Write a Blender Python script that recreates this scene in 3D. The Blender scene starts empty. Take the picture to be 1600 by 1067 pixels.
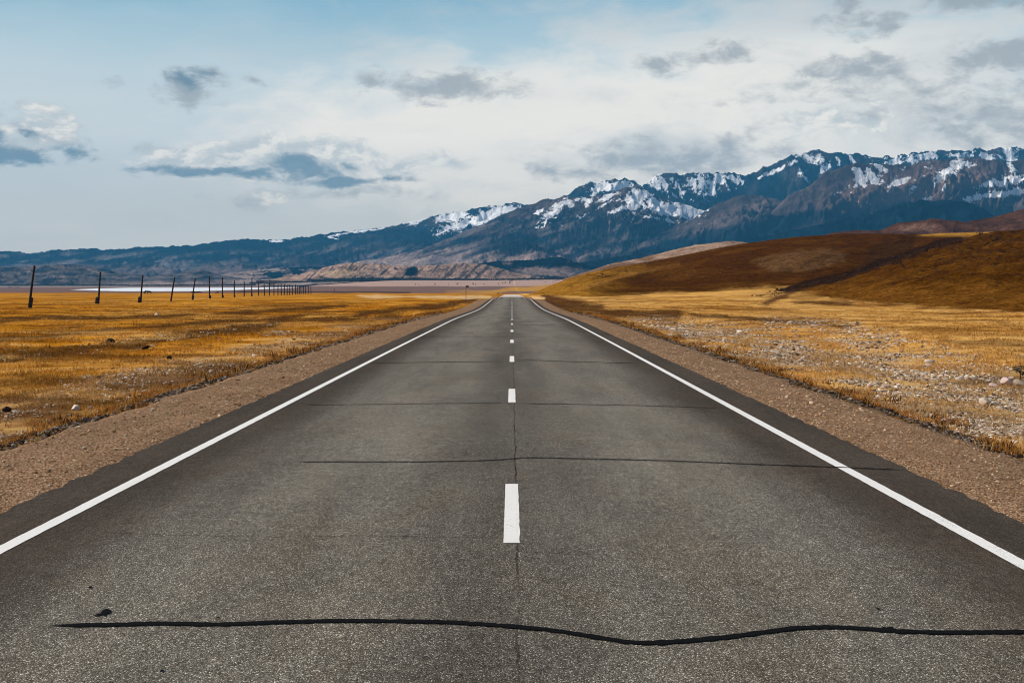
import bpy, bmesh, math, random
import numpy as np
from math import radians as R
from mathutils import Vector

random.seed(7)
rng = np.random.default_rng(7)
SC = bpy.context.scene

# ------------------------------------------------------------------ camera
F_PX, CX, CY, HOR = 2090.0, 800.0, 533.5, 445.0
CAM_H = 1.84
PITCH = math.atan((CY - HOR) / F_PX)
cd = bpy.data.cameras.new('camera')
cam = bpy.data.objects.new('camera', cd)
SC.collection.objects.link(cam)
cd.sensor_width = 36.0
cd.lens = F_PX / 1600 * 36.0
cd.clip_start = 0.1
cd.clip_end = 80000
cam.location = (0, 0, CAM_H)
cam.rotation_euler = (R(90) - PITCH, 0, 0)
SC.camera = cam

# ------------------------------------------------------------------ light
SUN_AZ = R(-84)          # from the viewing direction, to the left
SUN_EL = R(40)
sv = Vector((math.sin(SUN_AZ) * math.cos(SUN_EL), math.cos(SUN_AZ) * math.cos(SUN_EL), math.sin(SUN_EL)))
sd = bpy.data.lights.new('sun', 'SUN')
sd.energy = 5.0
sd.angle = R(0.6)
sd.color = (1.0, 0.90, 0.77)
sun = bpy.data.objects.new('sun', sd)
sun.rotation_euler = (-sv).to_track_quat('-Z', 'Y').to_euler()
sun.location = (-50, 20, 60)
SC.collection.objects.link(sun)

SC.view_settings.view_transform = 'Standard'
SC.view_settings.look = 'None'
SC.view_settings.gamma = 1.0
SC.view_settings.exposure = 0.06
SC.cycles.use_denoising = True
SC.cycles.pixel_filter_type = 'BLACKMAN_HARRIS'
SC.cycles.filter_width = 1.0
SC.cycles.volume_bounces = 0
SC.cycles.max_bounces = 5
SC.cycles.transparent_max_bounces = 16


def lin(r, g, b):
    f = lambda c: (c / 12.92 if c <= 0.04045 else ((c + 0.055) / 1.055) ** 2.4)
    return (f(r / 255), f(g / 255), f(b / 255), 1.0)


# ------------------------------------------------------------------ node helpers
class NT:
    def __init__(self, tree):
        self.t = tree
        tree.nodes.clear()

    def n(self, typ, **kw):
        nd = self.t.nodes.new(typ)
        for k, v in kw.items():
            setattr(nd, k, v)
        return nd

    def put(self, sock, v):
        if v is None:
            return
        if isinstance(v, bpy.types.NodeSocket):
            self.t.links.new(v, sock)
        else:
            sock.default_value = v

    def math(self, op, a, b=None, c=None, clamp=False):
        nd = self.n('ShaderNodeMath', operation=op, use_clamp=clamp)
        self.put(nd.inputs[0], a)
        self.put(nd.inputs[1], b)
        self.put(nd.inputs[2], c)
        return nd.outputs[0]

    def vmath(self, op, a, b=None, c=None):
        nd = self.n('ShaderNodeVectorMath', operation=op)
        self.put(nd.inputs[0], a)
        self.put(nd.inputs[1], b)
        self.put(nd.inputs[2], c)
        return nd.outputs['Value'] if op in ('LENGTH', 'DOT_PRODUCT', 'DISTANCE') else nd.outputs['Vector']

    def noise(self, vec, scale, detail=4.0, rough=0.55, dist=0.0, col=False):
        nd = self.n('ShaderNodeTexNoise')
        self.put(nd.inputs['Vector'], vec)
        self.put(nd.inputs['Scale'], scale)
        self.put(nd.inputs['Detail'], detail)
        self.put(nd.inputs['Roughness'], rough)
        self.put(nd.inputs['Distortion'], dist)
        return nd.outputs['Color' if col else 'Fac']

    def voro(self, vec, scale, feat='F1', out='Distance'):
        nd = self.n('ShaderNodeTexVoronoi', feature=feat)
        self.put(nd.inputs['Vector'], vec)
        self.put(nd.inputs['Scale'], scale)
        return nd.outputs[out]

    def remap(self, v, a, b, c=0.0, d=1.0, smooth=False):
        nd = self.n('ShaderNodeMapRange', interpolation_type='SMOOTHSTEP' if smooth else 'LINEAR')
        self.put(nd.inputs['Value'], v)
        nd.inputs['From Min'].default_value = a
        nd.inputs['From Max'].default_value = b
        nd.inputs['To Min'].default_value = c
        nd.inputs['To Max'].default_value = d
        return nd.outputs[0]

    def mix(self, f, a, b, blend='MIX'):
        nd = self.n('ShaderNodeMix', data_type='RGBA', blend_type=blend, clamp_result=False)
        self.put(nd.inputs['Factor'], f)
        self.put(nd.inputs[6], a)
        self.put(nd.inputs[7], b)
        return nd.outputs[2]

    def ramp(self, f, stops):
        nd = self.n('ShaderNodeValToRGB')
        cr = nd.color_ramp
        while len(cr.elements) < len(stops):
            cr.elements.new(0.5)
        for e, (p, c) in zip(cr.elements, stops):
            e.position = p
            e.color = c
        self.put(nd.inputs[0], f)
        return nd.outputs[0]

    def bump(self, h, strength=0.5, dist=0.02):
        nd = self.n('ShaderNodeBump')
        self.put(nd.inputs['Height'], h)
        nd.inputs['Strength'].default_value = strength
        nd.inputs['Distance'].default_value = dist
        return nd.outputs[0]

    def attr(self, name, out='Fac'):
        nd = self.n('ShaderNodeAttribute', attribute_name=name)
        return nd.outputs[out]

    def obj_co(self):
        return self.n('ShaderNodeTexCoord').outputs['Object']

    def pos(self):
        return self.n('ShaderNodeNewGeometry').outputs['Position']

    def principled(self, col, rough=0.8, normal=None, spec=0.3):
        b = self.n('ShaderNodeBsdfPrincipled')
        self.put(b.inputs['Base Color'], col)
        self.put(b.inputs['Roughness'], rough)
        b.inputs['Specular IOR Level'].default_value = spec
        if normal is not None:
            self.put(b.inputs['Normal'], normal)
        return b

    def out(self, shader):
        o = self.n('ShaderNodeOutputMaterial')
        self.t.links.new(shader, o.inputs['Surface'])


def material(name):
    m = bpy.data.materials.new(name)
    m.use_nodes = True
    return m, NT(m.node_tree)


# ------------------------------------------------------------------ sky
world = bpy.data.worlds.new('World')
SC.world = world
world.use_nodes = True
T = NT(world.node_tree)
SKY_STRENGTH = 0.1
sky = T.n('ShaderNodeTexSky', sky_type='NISHITA')
sky.sun_disc = False
sky.sun_elevation = SUN_EL
sky.sun_rotation = SUN_AZ
sky.altitude = 1800
dirv = T.n('ShaderNodeTexCoord').outputs['Generated']
sep = T.n('ShaderNodeSeparateXYZ')
T.put(sep.inputs[0], dirv)
az = T.math('ARCTAN2', sep.outputs[0], sep.outputs[1])
el = T.math('ARCSINE', sep.outputs[2])
comb = T.n('ShaderNodeCombineXYZ')
K = 20.9    # one unit is 100 photo pixels of sky
T.put(comb.inputs[0], T.math('MULTIPLY', az, K))
T.put(comb.inputs[1], T.math('MULTIPLY', el, K))
UV = comb.outputs[0]
uvs = T.n('ShaderNodeSeparateXYZ')
T.put(uvs.inputs[0], UV)
sU, sV = uvs.outputs[0], uvs.outputs[1]


def sky_uv(px, py):
    return ((px - CX) / 100.0, (HOR - py) / 100.0)


wc = lambda r, g, b: tuple(c / SKY_STRENGTH for c in lin(r, g, b)[:3]) + (1.0,)
nz = T.noise(T.vmath('MULTIPLY', UV, (0.6, 1.5, 1.0)), 1.0, 10.0, 0.62, 0.35)
nzs = T.noise(T.vmath('MULTIPLY_ADD', UV, (0.55, 1.25, 1.0), (0.10, -0.16, 0.0)), 1.0, 9.0, 0.58, 0.35)
nf = T.noise(T.vmath('MULTIPLY', UV, (1.7, 3.2, 1.0)), 1.0, 10.0, 0.64, 0.3)
nfs = T.noise(T.vmath('MULTIPLY_ADD', UV, (1.7, 3.2, 1.0), (0.16, -0.22, 0.0)), 1.0, 10.0, 0.64, 0.3)
nbig = T.noise(T.vmath('MULTIPLY', UV, (0.16, 0.5, 1.0)), 1.0, 6.0, 0.55, 0.4)
warp = T.vmath('MULTIPLY', T.vmath('SUBTRACT', T.noise(T.vmath('MULTIPLY', UV, (0.9, 1.6, 1.0)), 1.0, 6.0, 0.6, 0.0, True),
                                   (0.5, 0.5, 0.5)), (1.1, 0.55, 0.0))
WUV = T.vmath('ADD', UV, warp)
vj = T.math('MULTIPLY_ADD', T.math('SUBTRACT', nbig, 0.5), 1.6, sV)
# veil of high cloud: pale towards the horizon, bluer overhead
base = T.ramp(T.remap(vj, 0.0, 6.0), [
    (0.0, lin(206, 206, 203)), (0.11, lin(208, 212, 212)), (0.25, lin(203, 210, 213)), (0.42, lin(200, 211, 217)),
    (0.55, lin(186, 205, 215)), (0.66, lin(164, 194, 209)), (0.76, lin(132, 178, 203)), (1.0, lin(98, 150, 190))])
base = T.mix(1.0, base, (1 / SKY_STRENGTH,) * 3 + (1.0,), 'MULTIPLY')


def blobs(lst, uv):
    tot = None
    for (px, py, rx, ry, w) in lst:
        u, v = sky_uv(px, py)
        a, b = rx / 100.0, ry / 100.0
        d = T.vmath('LENGTH', T.vmath('MULTIPLY_ADD', uv, (1 / a, 1 / b, 0.0), (-u / a, -v / b, 0.0)))
        m = T.remap(d, 0.0, 1.0, w, 0.0)
        tot = m if tot is None else T.math('MAXIMUM', tot, m)
    return tot


def soft(S, lo, hi, k, noise, amount):
    x = T.math('MULTIPLY_ADD', T.math('SUBTRACT', noise, 0.5), k, S)
    gate = T.math('MULTIPLY', S, 5.0, clamp=True)
    return T.math('MULTIPLY', T.math('MULTIPLY', T.remap(x, lo, hi, 0.0, 1.0, True), gate), amount)


glow = blobs([(960, 215, 780, 190, 1.0), (1250, 120, 560, 150, 0.8), (600, 230, 420, 110, 0.7), (1500, 260, 500, 160, 0.8)], UV)
c = T.mix(soft(glow, 0.02, 0.65, 1.3, nz, 0.97), base, wc(238, 235, 229))
veil = blobs([(1500, 110, 420, 120, .7), (1050, 235, 330, 62, 0.9), (1450, 215, 330, 60, 0.9), (900, 150, 300, 40, .45), (250, 330, 500, 60, .35), (1250, 30, 900, 120, 0.8), (1350, 190, 420, 100, 0.6), (560, 95, 520, 60, 0.5)], WUV)
c = T.mix(soft(veil, 0.10, 0.95, 2.2, nz, 0.7), c, wc(196, 202, 205))
grey = blobs([(80, 225, 110, 55, .8), (310, 150, 75, 38, 1.0), (407, 144, 22, 16, .7), (585, 130, 50, 24, .7), (690, 140, 190, 38, .8), (1030, 110, 60, 26, .6),
              (1110, 92, 110, 30, .75), (1325, 124, 130, 32, .95), (1545, 110, 120, 34, .9), (1330, 60, 100, 30, .8), (1470, 28, 90, 34, .95),
              (1300, 40, 50, 22, .7), (1580, 25, 80, 60, .9), (1345, 195, 38, 20, .9), (1500, 205, 200, 60, .75), (1560, 175, 90, 40, .7),
              (395, 317, 90, 22, .55), (1050, 250, 260, 46, .8), (900, 268, 160, 30, .6), (1150, 225, 110, 40, .5), (190, 150, 26, 12, .4),
              (15, 184, 24, 11, .8), (20, 20, 40, 12, .5), (1400, 150, 260, 60, .5), (560, 300, 260, 16, .5), (245, 240, 60, 18, .5),
              (1640, 230, 160, 50, .8), (1230, 165, 260, 22, .4)], WUV)
c = T.mix(soft(grey, 0.10, 0.80, 2.2, nf, 0.85), c, wc(158, 164, 169))
puff = blobs([(105, 212, 55, 38, .75), (45, 225, 45, 26, .7), (75, 245, 60, 22, .6), (300, 258, 110, 32, .9), (420, 250, 150, 46, 1.0), (530, 248, 120, 46, .9), (620, 262, 110, 26, .7),
              (700, 250, 60, 26, .5), (420, 310, 80, 24, .4), (1290, 200, 160, 50, .5)], WUV)
c = T.mix(soft(puff, 0.10, 0.52, 1.7, nf, 0.94), c, T.mix(T.remap(T.math('SUBTRACT', nfs, nf), -0.13, 0.09, 1.0, 0.0, True), wc(192, 199, 202), wc(236, 234, 229)))
dark = blobs([(45, 258, 120, 26, 1.0), (22, 230, 50, 20, 1.0), (78, 226, 24, 12, .8), (130, 248, 70, 18, .7), (250, 268, 70, 11, .8), (340, 272, 140, 13, .95), (470, 268, 120, 24, 1.0),
              (530, 282, 100, 14, 1.0), (600, 280, 110, 10, .7), (310, 140, 48, 24, .75), (410, 275, 260, 9, .8), (545, 258, 40, 16, .7)], WUV)
c = T.mix(soft(dark, 0.10, 0.75, 1.9, nf, 0.88), c, wc(104, 129, 146))
lay = T.noise(T.vmath('MULTIPLY', UV, (0.35, 1.9, 1.0)), 1.0, 8.0, 0.6, 0.6)
c = T.mix(1.0, c, T.ramp(T.remap(lay, 0.3, 0.7), [(0.0, (0.94, 0.95, 0.96, 1)), (1.0, (1.0, 1.0, 1.0, 1))]), 'MULTIPLY')
corr = T.ramp(T.remap(el, 0.0, 0.24), [(0.0, (0.57, 0.515, 0.46, 1)), (0.2, (0.61, 0.55, 0.475, 1)), (0.45, (0.655, 0.61, 0.555, 1)), (0.75, (0.57, 0.555, 0.53, 1)), (1.0, (0.5, 0.5, 0.5, 1))])
c = T.mix(1.0, c, T.mix(1.0, corr, (2, 2, 2, 1), 'MULTIPLY'), 'MULTIPLY')
cover = T.math('MULTIPLY', T.remap(el, 0.22, 0.6, 1.0, 0.05, True), T.remap(sep.outputs[1], -0.3, 0.75, 0.2, 1.0, True))
c = T.mix(cover, sky.outputs[0], c)
bg = T.n('ShaderNodeBackground')
T.put(bg.inputs['Color'], c)
bg.inputs['Strength'].default_value = SKY_STRENGTH
wo = T.n('ShaderNodeOutputWorld')
T.t.links.new(bg.outputs[0], wo.inputs['Surface'])

# ------------------------------------------------------------------ geometry helpers
cp, sp = math.cos(PITCH), math.sin(PITCH)


def ray(px, py):
    """horizontal slope x/y and vertical slope z/y of the direction seen at a photo pixel"""
    a = (np.asarray(px, float) - CX) / F_PX
    b = -(np.asarray(py, float) - CY) / F_PX
    y = cp + b * sp
    z = -sp + b * cp
    return a / y, z / y


def project(x, y, z):
    dz = z - CAM_H
    dep = np.maximum(y * cp - dz * sp, 0.3)
    up = y * sp + dz * cp
    return CX + F_PX * x / dep, CY - F_PX * up / dep


def on_plane(px, py, z):
    a, s = ray(px, py)
    D = (z - CAM_H) / s
    return a * D, D


_P = np.random.default_rng(3).permutation(4096).astype(np.int64)
_G = np.random.default_rng(4).uniform(0, 2 * np.pi, 4096)


def pnoise(x, y, seed=0):
    xi, yi = np.floor(x).astype(np.int64), np.floor(y).astype(np.int64)
    xf, yf = x - xi, y - yi
    u, v = xf ** 3 * (xf * (xf * 6 - 15) + 10), yf ** 3 * (yf * (yf * 6 - 15) + 10)

    def g(ix, iy, dx, dy):
        a = _G[_P[(_P[(ix + seed * 57) & 4095] + iy) & 4095]]
        return np.cos(a) * dx + np.sin(a) * dy
    n00, n10 = g(xi, yi, xf, yf), g(xi + 1, yi, xf - 1, yf)
    n01, n11 = g(xi, yi + 1, xf, yf - 1), g(xi + 1, yi + 1, xf - 1, yf - 1)
    a = n00 + u * (n10 - n00)
    b = n01 + u * (n11 - n01)
    return (a + v * (b - a)) * 1.5


def fbm(x, y, octv=5, seed=0, gain=0.5):
    t, amp, f = 0, 1.0, 1.0
    for k in range(octv):
        t = t + amp * pnoise(x * f + 13.7 * k, y * f - 7.1 * k, seed + k)
        amp *= gain
        f *= 2.03
    return t


def ridged(x, y, octv=5, seed=0, gain=0.5):
    t, amp, f, w = 0, 1.0, 1.0, 1.0
    for k in range(octv):
        n = 1 - np.abs(pnoise(x * f + 5.3 * k, y * f + 9.2 * k, seed + k))
        n = n * n * w
        t = t + amp * n
        w = np.clip(n * 1.6, 0, 1)
        amp *= gain
        f *= 2.1
    return t / 1.9


def sstep(a, b, x):
    t = np.clip((x - a) / (b - a), 0, 1)
    return t * t * (3 - 2 * t)


def link(name, me, mat=None, parent=None):
    o = bpy.data.objects.new(name, me)
    SC.collection.objects.link(o)
    if mat is not None:
        me.materials.append(mat)
    if parent is not None:
        o.parent = parent
    return o


def tag(o, label=None, cat=None, group=None, kind=None):
    if label: o['label'] = label
    if cat: o['category'] = cat
    if group: o['group'] = group
    if kind: o['kind'] = kind
    return o


def empty(name, loc):
    o = bpy.data.objects.new(name, None)
    SC.collection.objects.link(o)
    o.location = loc
    return o


def raw_mesh(name, V, faces_n, loops, smooth=True):
    """V (n,3); faces_n: vertex count of every face (constant); loops flat indices"""
    me = bpy.data.meshes.new(name)
    me.vertices.add(len(V))
    me.vertices.foreach_set('co', np.ascontiguousarray(V, np.float32).ravel())
    nf_ = len(loops) // faces_n
    me.loops.add(len(loops))
    me.loops.foreach_set('vertex_index', np.ascontiguousarray(loops, np.int32))
    me.polygons.add(nf_)
    me.polygons.foreach_set('loop_start', np.arange(nf_, dtype=np.int32) * faces_n)
    me.polygons.foreach_set('use_smooth', np.full(nf_, smooth, dtype=bool))
    me.update(calc_edges=True)
    me.validate()
    return me


def grid_mesh(name, X, Y, Z, cols=None, floats=None, uv=None):
    n, m = X.shape
    V = np.stack([X, Y, Z], -1).reshape(-1, 3)
    idx = np.arange(n * m).reshape(n, m)
    q = np.stack([idx[:-1, :-1], idx[:-1, 1:], idx[1:, 1:], idx[1:, :-1]], -1).reshape(-1)
    me = raw_mesh(name, V, 4, q)
    if cols is not None:
        a = me.attributes.new('cover', 'FLOAT_COLOR', 'POINT')
        c4 = np.concatenate([cols.reshape(-1, 3), np.ones((n * m, 1))], 1).astype(np.float32)
        a.data.foreach_set('color', c4.ravel())
    for k, v in (floats or {}).items():
        a = me.attributes.new(k, 'FLOAT', 'POINT')
        a.data.foreach_set('value', np.ascontiguousarray(v, np.float32).ravel())
    if uv is not None:
        a = me.attributes.new('slope_co', 'FLOAT_VECTOR', 'POINT')
        a.data.foreach_set('vector', np.stack([uv[0], uv[1], np.zeros_like(uv[0])], -1).astype(np.float32).ravel())
    return me


def L3(r, g, b):
    return np.array(lin(r, g, b)[:3])


def mixc(c, col, m):
    return c + (np.asarray(col) - c) * m[..., None]


def seg_mask(px, py, pts, width, nz=0):
    """soft mask round a polyline drawn over the land as the photo shows it"""
    best = np.full(np.shape(px), 1e9)
    for (x0, y0), (x1, y1) in zip(pts[:-1], pts[1:]):
        dx, dy = x1 - x0, y1 - y0
        t = np.clip(((px - x0) * dx + (py - y0) * dy) / (dx * dx + dy * dy), 0, 1)
        best = np.minimum(best, np.hypot(px - x0 - t * dx, py - y0 - t * dy))
    return np.clip(1 - (best / width) + nz, 0, 1)


def ell(px, py, cx, cy, rx, ry, ang=0.0):
    ca, sa = math.cos(R(ang)), math.sin(R(ang))
    dx, dy = px - cx, py - cy
    u, v = (dx * ca + dy * sa) / rx, (-dx * sa + dy * ca) / ry
    return np.clip(1 - np.hypot(u, v), 0, 1)


# ------------------------------------------------------------------ road and ground heights
_RY = np.array([-60, 0, 40, 82, 117, 140, 164, 200, 230, 250, 275, 300, 340, 365, 400, 425, 450, 735, 900, 1500, 3000, 6000, 12000])
_RZ = np.array([.2, 0, -.12, -.29, -.62, -.82, -.92, -.90, -.83, -.84, -1.15, -1.65, -1.86, -1.84, -1.88, -2.0, -2.24, -3.6, -4.4, -5.3, -2, 22, 45])
_ry = np.concatenate([np.arange(-60, 900, 2.0), np.arange(900, 12001, 20.0)])
_rz = np.interp(_ry, _RY, _RZ)
_k = np.hanning(15); _k /= _k.sum()
_n = int((900 + 60) / 2)
_rz[7:_n - 7] = np.convolve(_rz[:_n], _k, 'same')[7:_n - 7]


def road_z(y):
    return np.interp(y, _ry, _rz)


ASP_L, ASP_R = -4.22, 4.04
SH_L, SH_R = -6.02, 5.66
LAKE_Z = -7.5
_lk = [(105, 452.6), (150, 450.8), (200, 449.7), (300, 449.5), (400, 449.2), (470, 448.6), (492, 448.6), (440, 450.8), (400, 452.4), (350, 454),
       (300, 455.3), (200, 455.4), (150, 454.4)]
LAKE = [tuple(float(v) for v in on_plane(px, py, LAKE_Z)) for px, py in _lk]


def in_poly(x, y, poly):
    r = np.zeros(np.shape(x), bool)
    n = len(poly)
    for i in range(n):
        x0, y0 = poly[i]
        x1, y1 = poly[(i + 1) % n]
        c_ = ((y0 > y) != (y1 > y)) & (x < (x1 - x0) * (y - y0) / (y1 - y0 + 1e-12) + x0)
        r ^= c_
    return r


def ground_z(x, y):
    x = np.asarray(x, float); y = np.asarray(y, float)
    az_px = CX + F_PX * x / np.maximum(y, 1.0)
    left = np.interp(y, [-100, 0, 190, 890, 1850, 2400, 4400, 6500, 9000, 14000], [-.7, -.75, -1.42, -4.0, -7.25, -7.2, -7.0, -3.0, 0, 4])
    mid = np.interp(y, [-100, 0, 190, 400, 900, 1500, 3000, 4000, 5300, 9000, 14000], [-.7, -.75, -1.35, -2.0, -4.3, -5.4, -1.9, 4.5, 19.5, 40, 50])
    right = np.interp(y, [-100, 0, 150, 300, 500, 900, 1500, 3000, 5300, 9000, 14000], [-.85, -.85, -1.25, -1.3, -2.0, -4.0, -5, -1.9, 19.5, 40, 50])
    wl = sstep(640, 430, az_px)
    z = left * wl + mid * (1 - wl)
    wr = sstep(-5, 12, x)
    z = z * (1 - wr) + right * wr
    z = z + wr * 3.6 * sstep(22, 120, x) * sstep(160, 480, y) * sstep(2500, 900, y)
    # gentle relief
    far = np.clip(y / 400, 0, 1)
    z = z + 0.10 * fbm(x / 7, y / 9, 3, 11) * sstep(6.3, 11, np.abs(x)) + 0.25 * fbm(x / 45, y / 60, 3, 12) * sstep(9, 40, np.abs(x)) * (1 - 0.6 * far)
    # the low bank of old dug earth beside the road on the left, the stony hollow on the right
    z = z - 0.30 * np.exp(-((x - 15) / 4.0) ** 2) * sstep(14, 30, y) * sstep(170, 90, y)
    # road embankment
    rz = road_z(y)
    edge = np.where(x < 0, -SH_L, SH_R)
    d = np.abs(x) - edge
    w = 2.6 + 0.5 * fbm(y / 6, x * 0 + 3, 2, 14)
    t = sstep(0, 1, np.clip(d / w, 0, 1))
    z = np.where(d <= 0, rz - 0.16 - 0.12 * sstep(0.2, 1.2, -d), (rz - 0.10) * (1 - t) + z * t)
    return z


def ground_full(x, y):
    z = ground_z(x, y)
    return np.where(in_poly(x, y, LAKE), LAKE_Z - 0.9, np.maximum(z, np.where(y > 1500, LAKE_Z + 0.12, -99)))


# ------------------------------------------------------------------ materials
def mat_cover(name, s1=0.6, s2=4.0, rough=0.95, bumpd=0.05, var=0.55, fine=18.0, grain=0.4, floor=0.2):
    m, t = material(name)
    p = t.pos()
    cv = t.attr('cover', 'Color')
    n1 = t.noise(p, s1, 5, 0.65)
    n2 = t.noise(p, s2, 6, 0.7)
    n3 = t.noise(p, fine, 3, 0.7)
    k = t.math('MULTIPLY_ADD', t.math('SUBTRACT', n1, 0.5), var, 1.0)
    k = t.math('MULTIPLY', k, t.math('MULTIPLY_ADD', t.math('SUBTRACT', n2, 0.5), var * 1.4, 1.0))
    k = t.math('MULTIPLY', k, t.math('MULTIPLY_ADD', t.math('SUBTRACT', n3, 0.5), grain, 1.0))
    k = t.math('MAXIMUM', k, floor)
    kc = t.n('ShaderNodeCombineColor')
    t.put(kc.inputs[0], k); t.put(kc.inputs[1], t.math('POWER', k, 1.15)); t.put(kc.inputs[2], t.math('POWER', k, 1.3))
    col = t.mix(1.0, cv, kc.outputs[0], 'MULTIPLY')
    h = t.math('ADD', n2, t.math('MULTIPLY', n3, 0.4))
    t.out(t.principled(col, rough, t.bump(h, 0.6, bumpd), 0.0).outputs[0])
    return m


M_GROUND = mat_cover('dry_steppe', 0.35, 2.6, bumpd=0.15, fine=14, var=0.9, grain=0.9)
M_HILL = mat_cover('hill_grass', 0.22, 0.6, bumpd=1.6, fine=1.7, var=1.9, grain=3.0)
M_FARHILL = mat_cover('far_hill', 0.02, 0.1, bumpd=6, fine=0.4, var=1.6, grain=1.6)


def mat_mountain():
    m, t = material('mountain_rock_and_snow')
    cv = t.attr('cover', 'Color')
    sn = t.attr('snow')
    gl = t.attr('gully')
    p = t.pos()
    sc = t.attr('slope_co', 'Vector')
    st = t.noise(t.vmath('MULTIPLY', sc, (1 / 60.0, 1 / 260.0, 0)), 1.0, 6, 0.65, 0.3)
    n2 = t.noise(p, 1 / 130.0, 8, 0.68)
    n3 = t.noise(p, 1 / 42.0, 6, 0.75)
    n1 = t.noise(p, 1 / 700.0, 5, 0.6)
    k = t.math('MULTIPLY', t.math('MULTIPLY_ADD', t.math('SUBTRACT', n2, 0.5), 2.0, 1.0), t.math('MULTIPLY_ADD', t.math('SUBTRACT', n1, 0.5), 1.4, 1.0))
    k = t.math('MULTIPLY', k, t.math('MULTIPLY_ADD', t.math('SUBTRACT', st, 0.5), 0.7, 1.0))
    k = t.math('MAXIMUM', t.math('MULTIPLY', k, t.math('MULTIPLY_ADD', t.math('SUBTRACT', n3, 0.5), 1.6, 1.0)), 0.12)
    kc = t.n('ShaderNodeCombineColor')
    for i in range(3): t.put(kc.inputs[i], k)
    col = t.mix(1.0, cv, kc.outputs[0], 'MULTIPLY')
    x = t.math('ADD', sn, t.math('ADD', t.math('MULTIPLY', t.math('SUBTRACT', st, 0.5), 1.0), t.math('MULTIPLY', t.math('SUBTRACT', n2, 0.5), 1.7)))
    x = t.math('ADD', x, t.math('ADD', t.math('MULTIPLY', gl, 0.45), t.math('MULTIPLY', t.math('SUBTRACT', n3, 0.5), 2.4)))
    s = t.math('MULTIPLY', t.remap(x, 0.50, 0.56, 0, 1, True), t.math('MULTIPLY', sn, 12.0, clamp=True))
    col = t.mix(s, col, (0.90, 0.90, 0.90, 1))
    h = t.math('ADD', n2, t.math('MULTIPLY', n3, 0.35))
    t.out(t.principled(col, 0.9, t.bump(h, 1.0, 48), 0.0).outputs[0])
    return m


M_MOUNT = mat_mountain()


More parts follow.
